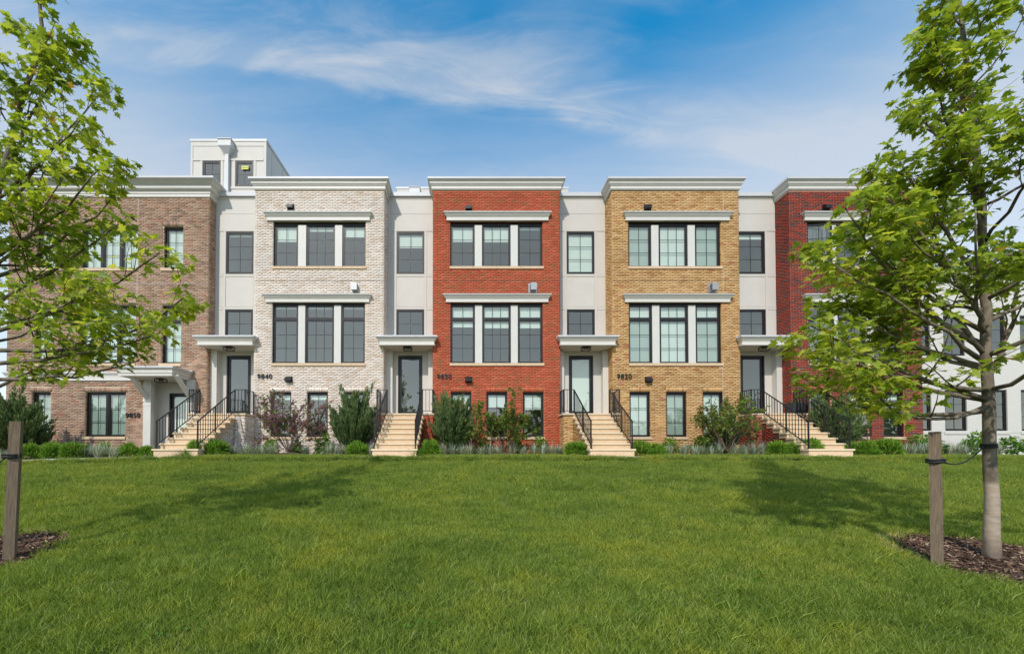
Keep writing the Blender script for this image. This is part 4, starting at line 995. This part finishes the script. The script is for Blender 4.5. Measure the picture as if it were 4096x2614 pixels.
# ------------------------------------------------------------------ maples
HALF = [(.04,0),(.33,-.04),(.25,.13),(.60,.34),(.40,.36),(.42,.46),(.22,.40),(.27,.68),(.13,.66),(0,1.0)]
OUTL = np.array([(0,0)]+HALF+[(-x, y) for x, y in HALF[-2::-1]])
LEAFV = np.concatenate([[[0, .3]], OUTL]); NL = len(LEAFV)
LEAFF = np.array([(0, 1+i, 1+(i+1) % (NL-1)) for i in range(NL-1)])
def leaf_local(fold, droop):
    x, y = LEAFV[:, 0], LEAFV[:, 1]-.0
    return np.stack([x, y, fold*np.abs(x) - droop*y*y], 1)
def leaf_arrays(pos, yaxis, nrm, size, fold, droop):
    n = len(pos); xax = unit(np.cross(yaxis, nrm)); nz = unit(np.cross(xax, yaxis)); V = np.empty((n, NL, 3))
    x, y = LEAFV[:, 0], LEAFV[:, 1]
    zl = fold[:, None]*np.abs(x)[None] - droop[:, None]*(y*y)[None]
    V = pos[:, None] + size[:, None, None]*(x[None, :, None]*xax[:, None] + y[None, :, None]*yaxis[:, None] + zl[:, :, None]*nz[:, None])
    return V
def maple(seed, label, base, trunk, primaries, r0, leaf_mul=1.0):
    """trunk: list of points; primaries: list of (trunk height fraction, tip point)"""
    g = np.random.default_rng(seed); root = empty('maple_tree', base); tag(root, label, 'tree', 'young maples on the lawn')
    B = np.array(base); tp = [np.array(p)-B for p in trunk]
    T = []; n = 26
    ctrl = np.array(tp); s = np.linspace(0, len(tp)-1, n)
    for v in s:
        i = min(len(tp)-2, int(v)); f = v-i; T.append(ctrl[i]*(1-f)+ctrl[i+1]*f)
    T = np.array(T); T[2:-1, :2] += g.normal(size=(n-3, 2))*.008
    H = T[-1, 2]; rad = r0*(1-.93*(T[:, 2]/H)**.9)+.004; rad[0] = r0*1.32; rad[1] = r0*1.08
    mb = MB(); mb.tube(T, list(rad), 14); mb.build('trunk', MAT['bark'], root, smooth=True)
    LP = []; LD = []
    def leaves_on(pts, start, step, up=.0):
        pts = np.array(pts); acc = 0; seg = np.linalg.norm(np.diff(pts, axis=0), axis=1); tot = seg.sum(); d = start*tot
        while d < tot:
            i = int(np.searchsorted(np.cumsum(seg), d)); i = min(i, len(seg)-1); f = (d-(np.cumsum(seg)[i]-seg[i]))/seg[i]
            q = pts[i]*(1-f)+pts[i+1]*f; ax = (pts[i+1]-pts[i])/seg[i]
            s_ = unit(np.cross(ax, g.normal(size=3))[None])[0]
            for sg in (1, -1):
                dr = unit((s_*sg*.9+ax*.5+g.normal(size=3)*.35)[None])[0]; LP.append(q+dr*g.uniform(.03, .09)); LD.append(dr)
            d += step*g.uniform(.7, 1.3)
        q = pts[-1]
        for _ in range(3): dr = unit((ax+g.normal(size=3)*.5)[None])[0]; LP.append(q+dr*.04); LD.append(dr)
    for hf, tip in primaries:
        z = hf*H; i = int(np.clip(np.searchsorted(T[:, 2], z), 1, n-1)); f = (z-T[i-1, 2])/(T[i, 2]-T[i-1, 2]); p0 = T[i-1]*(1-f)+T[i]*f
        tip = np.array(tip)-B; v = tip-p0; L = np.linalg.norm(v); k = 8; pts = []
        sag = g.uniform(.06, .16)*L
        wobv = g.normal(size=3)*.05*L
        for j in range(k+1):
            t = j/k; q = p0+v*t; q = q+np.array([0, 0, -sag*4*t*(1-t)*.5]) + wobv*math.sin(t*math.pi)*.6 + g.normal(size=3)*.012*(0 < j < k); pts.append(q)
        rr = max(.008, .55*float(np.interp(z, T[:, 2], rad))*min(1, .35+L*.33)); rl = [rr*(1-.8*j/k)+.002 for j in range(k+1)]
        bm_ = MB(); bm_.tube(pts, rl, 7); br = bm_.build('branch', MAT['bark'] if rr > .016 else MAT['twig'], root, smooth=True)
        tw = MB(); leaves_on(pts, .55, .09)
        ns = max(3, int(L*5.0))
        for _ in range(ns):
            t = .22+.78*g.random(); j = min(k-1, int(t*k)); ff = t*k-j; q = pts[j]*(1-ff)+pts[j+1]*ff; ax = unit((pts[j+1]-pts[j])[None])[0]
            sd = np.cross(ax, np.array([0, 0, 1.])); sd = unit((sd*(1 if g.random() < .5 else -1)+g.normal(size=3)*.45)[None])[0]; a = R(g.uniform(28, 58))
            lim = []; grow(g, q, ax*math.cos(a)+sd*math.sin(a)+np.array([0, 0, .15]), (.22+.30*L*(1.1-t))*g.uniform(.6, 1.15), max(.004, rl[j]*.5), 1, 5, lim, .10, .06, (1, 3), .55, (25, 50), .25)
            for pp, rd, lv in lim:
                tw.tube(pp, [max(.0022, x*.8) for x in rd], 4, False); leaves_on(pp, .3 if lv else .2, .078/leaf_mul)
        tw.build('twig', MAT['twig'], br, kind='stuff')
    LP = np.array(LP); LD = np.array(LD); n = len(LP)
    yx = unit(LD*np.array([1, 1, .35])+np.array([0, 0, -.28])+g.normal(size=(n, 3))*.22); nr = unit(np.array([0, 0, 1.])+g.normal(size=(n, 3))*.42)
    size = g.uniform(.062, .112, n)*g.choice([1, 1, 1, .7], n); fold = g.uniform(-.25, .35, n); droop = g.uniform(.0, .5, n)
    V = leaf_arrays(LP, yx, nr, size, fold, droop); hz = LP[:, 2]/H
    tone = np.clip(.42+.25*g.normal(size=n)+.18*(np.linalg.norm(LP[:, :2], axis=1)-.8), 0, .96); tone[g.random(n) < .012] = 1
    world = LP+B; t_ = world[:, 1]-CAMY; sx = CX+F*world[:, 0]/t_; sy = HY-F*world[:, 2]/t_
    inside = (sx > 0) & (sx < 4096) & (sy > 0) & (sy < 2614) & (t_ > .5)
    order = np.argsort(-(size/t_*inside))[:300]; keepm = np.ones(n, bool); keepm[order] = False
    faces = (LEAFF[None]+NL*np.arange(keepm.sum())[:, None, None]).reshape(-1, 3)
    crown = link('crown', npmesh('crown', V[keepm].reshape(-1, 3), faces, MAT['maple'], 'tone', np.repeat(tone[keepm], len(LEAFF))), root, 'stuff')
    var = [npmesh('leaf', leaf_local(f_, d_), LEAFF, MAT['maple'], 'tone', np.full(len(LEAFF), tn)) for f_, d_ in ((.0, .1), (.15, .2), (-.08, .25)) for tn in (.15, .4, .65, .9)]
    for i in order:
        xa = unit(np.cross(yx[i], nr[i])[None])[0]; nz = np.cross(xa, yx[i])
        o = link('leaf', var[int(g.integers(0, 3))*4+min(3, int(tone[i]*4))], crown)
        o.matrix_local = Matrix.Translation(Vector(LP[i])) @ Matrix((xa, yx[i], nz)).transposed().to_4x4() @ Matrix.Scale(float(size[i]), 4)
    print('maple leaves', n, 'branches', len(primaries))
    return root
def pt(px, py, t): return np.array(P(px, py, CAMY+t))
# right maple
pR = onground(3967, 2250); tR = pR.y-CAMY
g_ = np.random.default_rng(5)
trunkR = [tuple(pR)] + [tuple(pt(a, b, tR)) for a, b in ((3962,1900), (3955,1600), (3945,1300), (3935,1050), (3925,700), (3870,300), (3835,-100), (3830,-300), (3835,-480))]
Rz = np.array([p[2] for p in trunkR])-pR.z; HR = Rz[-1]
prim = []
def auto_primaries(base, H, trunk, hs, seed, lmax, side=1):
    g = np.random.default_rng(seed); out_ = []; az = g.random()*6.28
    tz = np.array([p[2] for p in trunk])-base[2]; tx = np.array([p[0] for p in trunk]); ty = np.array([p[1] for p in trunk])
    for h in hs:
        az += 2.4+g.normal()*.3; f = h/H; L = float(np.interp(h, *lmax))*g.uniform(.78, 1.08)*(1.2 if math.cos(az)*side > .3 else 1.0)
        L = max(.28, L); el = R(22+38*f+g.normal()*6); x0 = np.interp(h, tz, tx); y0 = np.interp(h, tz, ty)
        out_.append((f, (x0+math.cos(az)*math.cos(el)*L, y0+math.sin(az)*math.cos(el)*L, base[2]+h+math.sin(el)*L)))
    return out_
hs = np.concatenate([np.linspace(1.72, 3.4, 15), np.linspace(3.5, HR-.25, 24)])
prim = auto_primaries(np.array(pR), HR, trunkR, hs, 3, ((1.7,2.5,3.6,4.5,5.3,7), (1.75,1.85,1.35,.9,.55,.22)))
# limbs whose tips show clearly against the houses and the sky
def add_tip(lst, base, H, trunk, py0, tip):
    z0 = P(CX, py0, trunk[0][1]).z-base[2]; lst.append((z0/H, tuple(tip)))
for py0, px, py, dt in ((1640,3205,1505,.25), (1600,3240,1300,.1), (1560,3290,1410,-.3), (1480,3300,1150,.35), (1450,3340,1060,-.1), (1420,3380,940,.2), (1400,3380,830,-.2), (1330,3420,730,.3), (1300,3460,700,.1), (1150,3560,580,.2), (1000,3660,450,-.2), (800,3710,280,.1), (700,3740,150,-.1), (1620,3480,1560,-.35)):
    add_tip(prim, np.array(pR), HR, trunkR, py0, pt(px, py, tR+dt))
maple(101, 'young maple with pale trunk and yellow green leaves at the right of the lawn', tuple(pR), trunkR, prim, .056, 1.3)
# left maple: its trunk stands just outside the picture
pL = onground(-115, 2222); tL = pL.y-CAMY
trunkL = [tuple(pL)] + [tuple(pt(a, b, tL)) for a, b in ((-112,1900), (-105,1600), (-85,1250), (-40,900), (20,640), (75,440), (130,280), (175,120), (150,-60), (140,-240), (150,-420))]
HL = trunkL[-1][2]-pL.z
hs = np.concatenate([np.linspace(1.75, 3.2, 6), np.linspace(3.3, HL-.3, 9)])
primL = auto_primaries(np.array(pL), HL, trunkL, hs, 9, ((1.7,3,4,5,6.5), (1.45,1.2,.7,.42,.2)), -1)
for py0, px, py, dt in ((1500,560,1440,.2), (1450,640,1330,-.1), (1400,735,1190,.15), (1350,640,1010,-.25), (1250,470,900,.3), (1150,500,750,.1), (1050,430,650,-.2), (900,400,370,.2), (800,320,480,-.3), (700,270,160,.2), (500,220,90,.0), (1300,380,1150,-.4), (1100,260,700,-.4)):
    add_tip(primL, np.array(pL), HL, trunkL, py0, pt(px, py, tL+dt))
maple(202, 'young maple reaching in from the left edge of the picture', tuple(pL), trunkL, primL, .058)

# stakes, ties, mulch
def stake(label, px, py, top, t_off=0.0):
    b = onground(px, py); h = P(px, top, b.y).z-b.z; root = empty('wooden_stake', tuple(b)); tag(root, label, 'stake', 'square timber stakes beside the maples')
    m = MB(); w2 = .043
    m.box(-w2, w2, -w2, w2, -.25, h); o = m.build('post', MAT['stake'], root); o.rotation_euler = (0, R(1.2 if px < 500 else 0), R(33 if px < 500 else -52))
    return b, h
sR, hR_ = stake('weathered square stake with black strap left of the right maple', 3750, 2266, 1726)
sL, hL_ = stake('weathered square stake standing in mulch at the left edge', 38, 2246, 1684)
def tie(label, post, pz, tree_xy, tz, rt):
    root = empty('tree_tie', (post.x, post.y, pz)); tag(root, label, 'strap', 'black straps tying the maples')
    m = MB(); 
    for dz in (-.012, .012): m.tube([(.066*math.cos(a), .066*math.sin(a), dz+.004*math.sin(3*a)) for a in np.linspace(0, 6.3, 18)], .011, 5)
    m.build('stake_loop', MAT['strap'], root)
    e = Vector((tree_xy[0]-post.x, tree_xy[1]-post.y, tz-pz)); m = MB()
    for dz in (-.014, .0, .014): m.tube([(e.x+(rt+.004)*math.cos(a), e.y+(rt+.006)*math.sin(a), e.z+dz) for a in np.linspace(0, 6.3, 22)], .008, 5)
    m.build('trunk_loop', MAT['strap'], root)
    m = MB(); n = 14; d = Vector((e.x, e.y, 0)).normalized(); a0 = d*.07; a1 = e-d*(rt+.01)
    m.tube([a0.lerp(a1, k/n)+Vector((0, 0, -.16*4*(k/n)*(1-k/n)*.62)) for k in range(n+1)], .007, 5); m.build('cord', MAT['strap'], root)
zR = P(3750, 1842, sR.y).z; zRt = P(3967, 1782, pR.y).z
tie('black strap sagging from the right stake to the maple trunk', sR, zR, (pR.x-.005, pR.y), zRt, .052)
zL = P(50, 1822, sL.y).z
tie('black strap from the left stake out of the picture', sL, zL, (pL.x, pL.y), zL+.02, .055)
MULCH = [(pR.x+.12, pR.y+.0, .86), (pL.x+.05, pL.y+.0, .74)]
def mulch_ring(x, y, r, seed):
    g = np.random.default_rng(seed); v = []; f = []; na, nr_ = 40, 8
    for j in range(nr_+1):
        for k in range(na):
            a = 6.2832*k/na; rr = r*j/nr_*(1+.07*math.sin(a*3+seed)+.05*math.sin(a*7)); xx, yy = x+rr*math.cos(a), y+rr*math.sin(a)
            v.append((xx, yy, gzf(xx, yy)+.045*(1-(j/nr_)**2)+.008))
    for j in range(nr_):
        for k in range(na): f.append((j*na+k, j*na+(k+1) % na, (j+1)*na+(k+1) % na, (j+1)*na+k))
    o = link('mulch', npmesh('mulch', v, f, MAT['mulch'], smooth=True), None, 'structure')
    n = 5200; a = g.random(n)*6.2832; rr = r*np.sqrt(g.random(n))*1.0; px2 = x+rr*np.cos(a); py2 = y+rr*np.sin(a)
    pos = np.stack([px2, py2, gz(px2, py2)+.045*(1-(rr/r)**2)+.016+g.random(n)*.012], 1); d = unit(g.normal(size=(n, 3))*np.array([1, 1, .28])); sd = unit(np.cross(d, np.array([0, 0, 1])+g.normal(size=(n, 3))*.5))
    ch = link('mulch_chips', quads_mesh('mulch_chips', pos, d, sd, g.uniform(.02, .075, n), g.uniform(.006, .018, n), MAT['chip'], np.clip(g.random(n)**1.6, 0, 1), tip=.4), None, 'stuff')
    tag(ch, 'shredded brown bark mulch around the '+('right' if x > 0 else 'left')+' maple', 'mulch')
mulch_ring(*MULCH[0], 1); mulch_ring(*MULCH[1], 2)
for c, lab in ((wx(1155,1790,-1.7), 'flowering redbud'), (wx(2012,1790,-1.7), 'green redbud')):
    v = []; f = []; na = 24
    for j, (q, hh) in enumerate(((0, .12), (.35, .09), (.62, .03), (.75, .0))):
        for k in range(na):
            a = 6.2832*k/na; xx, yy = c+q*math.cos(a), -1.8+q*.7*math.sin(a); v.append((xx, yy, gzf(xx, yy)+hh+.015))
    for j in range(3):
        for k in range(na): f.append((j*na+k, j*na+(k+1) % na, (j+1)*na+(k+1) % na, (j+1)*na+k))
    link('mulch', npmesh('mulch', v, f, MAT['mulch'], smooth=True), None, 'structure')

# ------------------------------------------------------------------ grass
def grass_clump(seed, n, rad_, L, W):
    g = np.random.default_rng(seed); az = g.random(n)*6.28; rr = rad_*np.sqrt(g.random(n)); a2 = g.random(n)*6.28
    base = np.stack([rr*np.cos(a2), rr*np.sin(a2), np.full(n, -.01)], 1); el = np.radians(g.uniform(48, 89, n))
    d = np.stack([np.cos(az)*np.cos(el), np.sin(az)*np.cos(el), np.sin(el)], 1); sd = unit(np.cross(d, g.normal(size=(n, 3))*np.array([1, 1, .2])))
    ln = g.uniform(*L, n); bend = np.stack([np.cos(az), np.sin(az), -np.ones(n)*.5], 1)*(ln*g.uniform(.05, .35, n))[:, None]
    tone = np.clip(.44+.27*g.normal(size=n), 0, .92); tone[g.random(n) < .06] = g.uniform(.93, 1)
    me = quads_mesh('blade_tuft', base, d, sd, ln, g.uniform(*W, n), MAT['grass'], tone, bend, .06); return bpy.data.objects.new('blade_tuft', me)
hidden = bpy.data.collections.new('grass_tufts')
for s in range(6): hidden.objects.link(grass_clump(300+s, 170, .15, (.055, .105) if s < 5 else (.09, .16), (.0028, .005)))
def grass_object(name, label, xs, ys, keep, density, seed, smin, smax):
    o = sheet(name, xs, ys, MAT['soil'], -.01, keep, 'stuff'); tag(o, label, 'grass', kind='stuff')
    gr = bpy.data.node_groups.new(name, 'GeometryNodeTree')
    gr.interface.new_socket('Geometry', in_out='INPUT', socket_type='NodeSocketGeometry'); gr.interface.new_socket('Geometry', in_out='OUTPUT', socket_type='NodeSocketGeometry')
    nn = gr.nodes.new; L = gr.links.new
    gi = nn('NodeGroupInput'); go = nn('NodeGroupOutput')
    dp = nn('GeometryNodeDistributePointsOnFaces'); dp.inputs['Density'].default_value = density; dp.inputs['Seed'].default_value = seed
    ci = nn('GeometryNodeCollectionInfo'); ci.inputs['Collection'].default_value = hidden; ci.inputs['Separate Children'].default_value = True; ci.inputs['Reset Children'].default_value = True
    ip = nn('GeometryNodeInstanceOnPoints'); ip.inputs['Pick Instance'].default_value = True
    rv = nn('FunctionNodeRandomValue'); rv.data_type = 'FLOAT_VECTOR'; rv.inputs[0].default_value = (-.12, -.12, 0); rv.inputs[1].default_value = (.12, .12, 6.283)
    rs = nn('FunctionNodeRandomValue'); rs.data_type = 'FLOAT'; rs.inputs[2].default_value = smin; rs.inputs[3].default_value = smax
    nz = nn('ShaderNodeTexNoise'); nz.inputs['Scale'].default_value = 1.1; nz.inputs['Detail'].default_value = 3
    mu = nn('ShaderNodeMath'); mu.operation = 'MULTIPLY_ADD'; mu.inputs[1].default_value = 1.1; mu.inputs[2].default_value = .45
    m2 = nn('ShaderNodeMath'); m2.operation = 'MULTIPLY'
    L(gi.outputs[0], dp.inputs['Mesh']); L(dp.outputs['Points'], ip.inputs['Points']); L(ci.outputs[0], ip.inputs['Instance']); L(rv.outputs[0], ip.inputs['Rotation'])
    L(nz.outputs['Fac'], mu.inputs[0]); L(mu.outputs[0], m2.inputs[0]); L(rs.outputs[1], m2.inputs[1]); L(m2.outputs[0], ip.inputs['Scale'])
    L(ip.outputs[0], go.inputs[0])
    md = o.modifiers.new('grass', 'NODES'); md.node_group = gr
    return o
def lawn_keep(x, y):
    if y > -4.78: return False
    for mx, my, r_ in MULCH:
        if (x-mx)**2+(y-my)**2 < (r_*.97)**2: return False
    return abs(x) < 3+1.32*(y-CAMY+.6)
def near_keep(x, y): return lawn_keep(x, y) and y < -9.5
def far_keep(x, y): return lawn_keep(x, y) and y >= -9.5
grass_object('grass', 'mown green lawn in the foreground', np.arange(-12, 12.01, .1), np.arange(-15.6, -9.45, .1), near_keep, 150, 1, .72, 1.12)
grass_object('grass', 'mown green lawn rising towards the walk', np.arange(-20, 20.01, .2), np.arange(-9.5, -4.7, .08), far_keep, 95, 2, .85, 1.3)
def strip_keep(x, y):
    if not (-3.52 < y < bed_edge(x)+.02): return False
    if any(abs(x-c) < 1.12 for c in STAIRC.values()): return False
    if x < -10.4 and abs(x-(-12.2+(y+2.6)*.83)) < .7: return False
    return -8.6 < x < 18
grass_object('grass', 'narrow strip of lawn between walk and planting beds', np.arange(-17, 18, .15), np.arange(-3.55, -1.6, .1), strip_keep, 110, 3, .7, 1.0)

def tuft_patch(name, label, pts, mat, L, W, tone, seed, up=1.0):
    g = np.random.default_rng(seed); n = len(pts); d = unit(g.normal(size=(n, 3))+np.array([0, 0, up])); d[:, 2] = np.abs(d[:, 2])
    o = link(name, quads_mesh(name, pts, d, rnd_side(d, g), g.uniform(*L, n), g.uniform(*W, n), mat, tone(g, n), tip=.1), None, 'stuff'); tag(o, label, 'plants'); return o
for mx, my, r_ in MULCH:
    g = np.random.default_rng(int(mx*10) % 97); n = 1500; a = g.normal(size=n)*.55+2.1; rr = r_*(1.0+g.normal(size=n)*.05)
    x_ = mx+rr*np.cos(a); y_ = my+rr*np.sin(a)
    tuft_patch('dry_grass', 'straw coloured dry grass at the rim of the %s mulch ring' % ('right' if mx > 0 else 'left'), np.stack([x_, y_, gz(x_, y_)], 1), MAT['grass'], (.04, .1), (.003, .005), lambda g, n: np.where(g.random(n) < .75, 1.0, .7), 5)
g = np.random.default_rng(12); cx_ = []
for k in range(34):
    t_ = g.uniform(2.9, 6.5); x0 = g.uniform(-1.1, 1.1)*t_; y0 = CAMY+t_; m_ = int(g.integers(14, 40)); q = np.stack([x0+g.normal(size=m_)*.09, y0+g.normal(size=m_)*.09], 1); cx_.append(q)
cx_ = np.concatenate(cx_); cx_ = np.array([p for p in cx_ if all((p[0]-mx)**2+(p[1]-my)**2 > r_*r_ for mx, my, r_ in MULCH)])
tuft_patch('clover', 'scattered clover leaves low in the lawn', np.stack([cx_[:, 0], cx_[:, 1], gz(cx_[:, 0], cx_[:, 1])+.045], 1), MAT['leafy'], (.014, .026), (.014, .024), lambda g, n: .1+.5*g.random(n), 6, .2)

# ------------------------------------------------------------------ trees across the street, seen only mirrored in the panes
g = np.random.default_rng(77); n = 9000
bx_ = g.uniform(-70, 70, n); top = 4.2+2.0*np.sin(bx_*.31)+1.4*np.sin(bx_*.83+1)+.7*np.sin(bx_*2.1)
bb = np.stack([bx_, -47+g.normal(size=n)*1.2, -1.4+(top+1.4)*g.random(n)**.75], 1); dd_ = unit(g.normal(size=(n, 3)))
tl = link('tree_line', quads_mesh('tree_line', bb, dd_, rnd_side(dd_, g), g.uniform(.5, 1.0, n), g.uniform(.3, .6, n), MAT['leafy'], g.random(n)*.6), None, 'stuff')
tag(tl, 'row of green trees across the street mirrored in the window panes', 'trees')
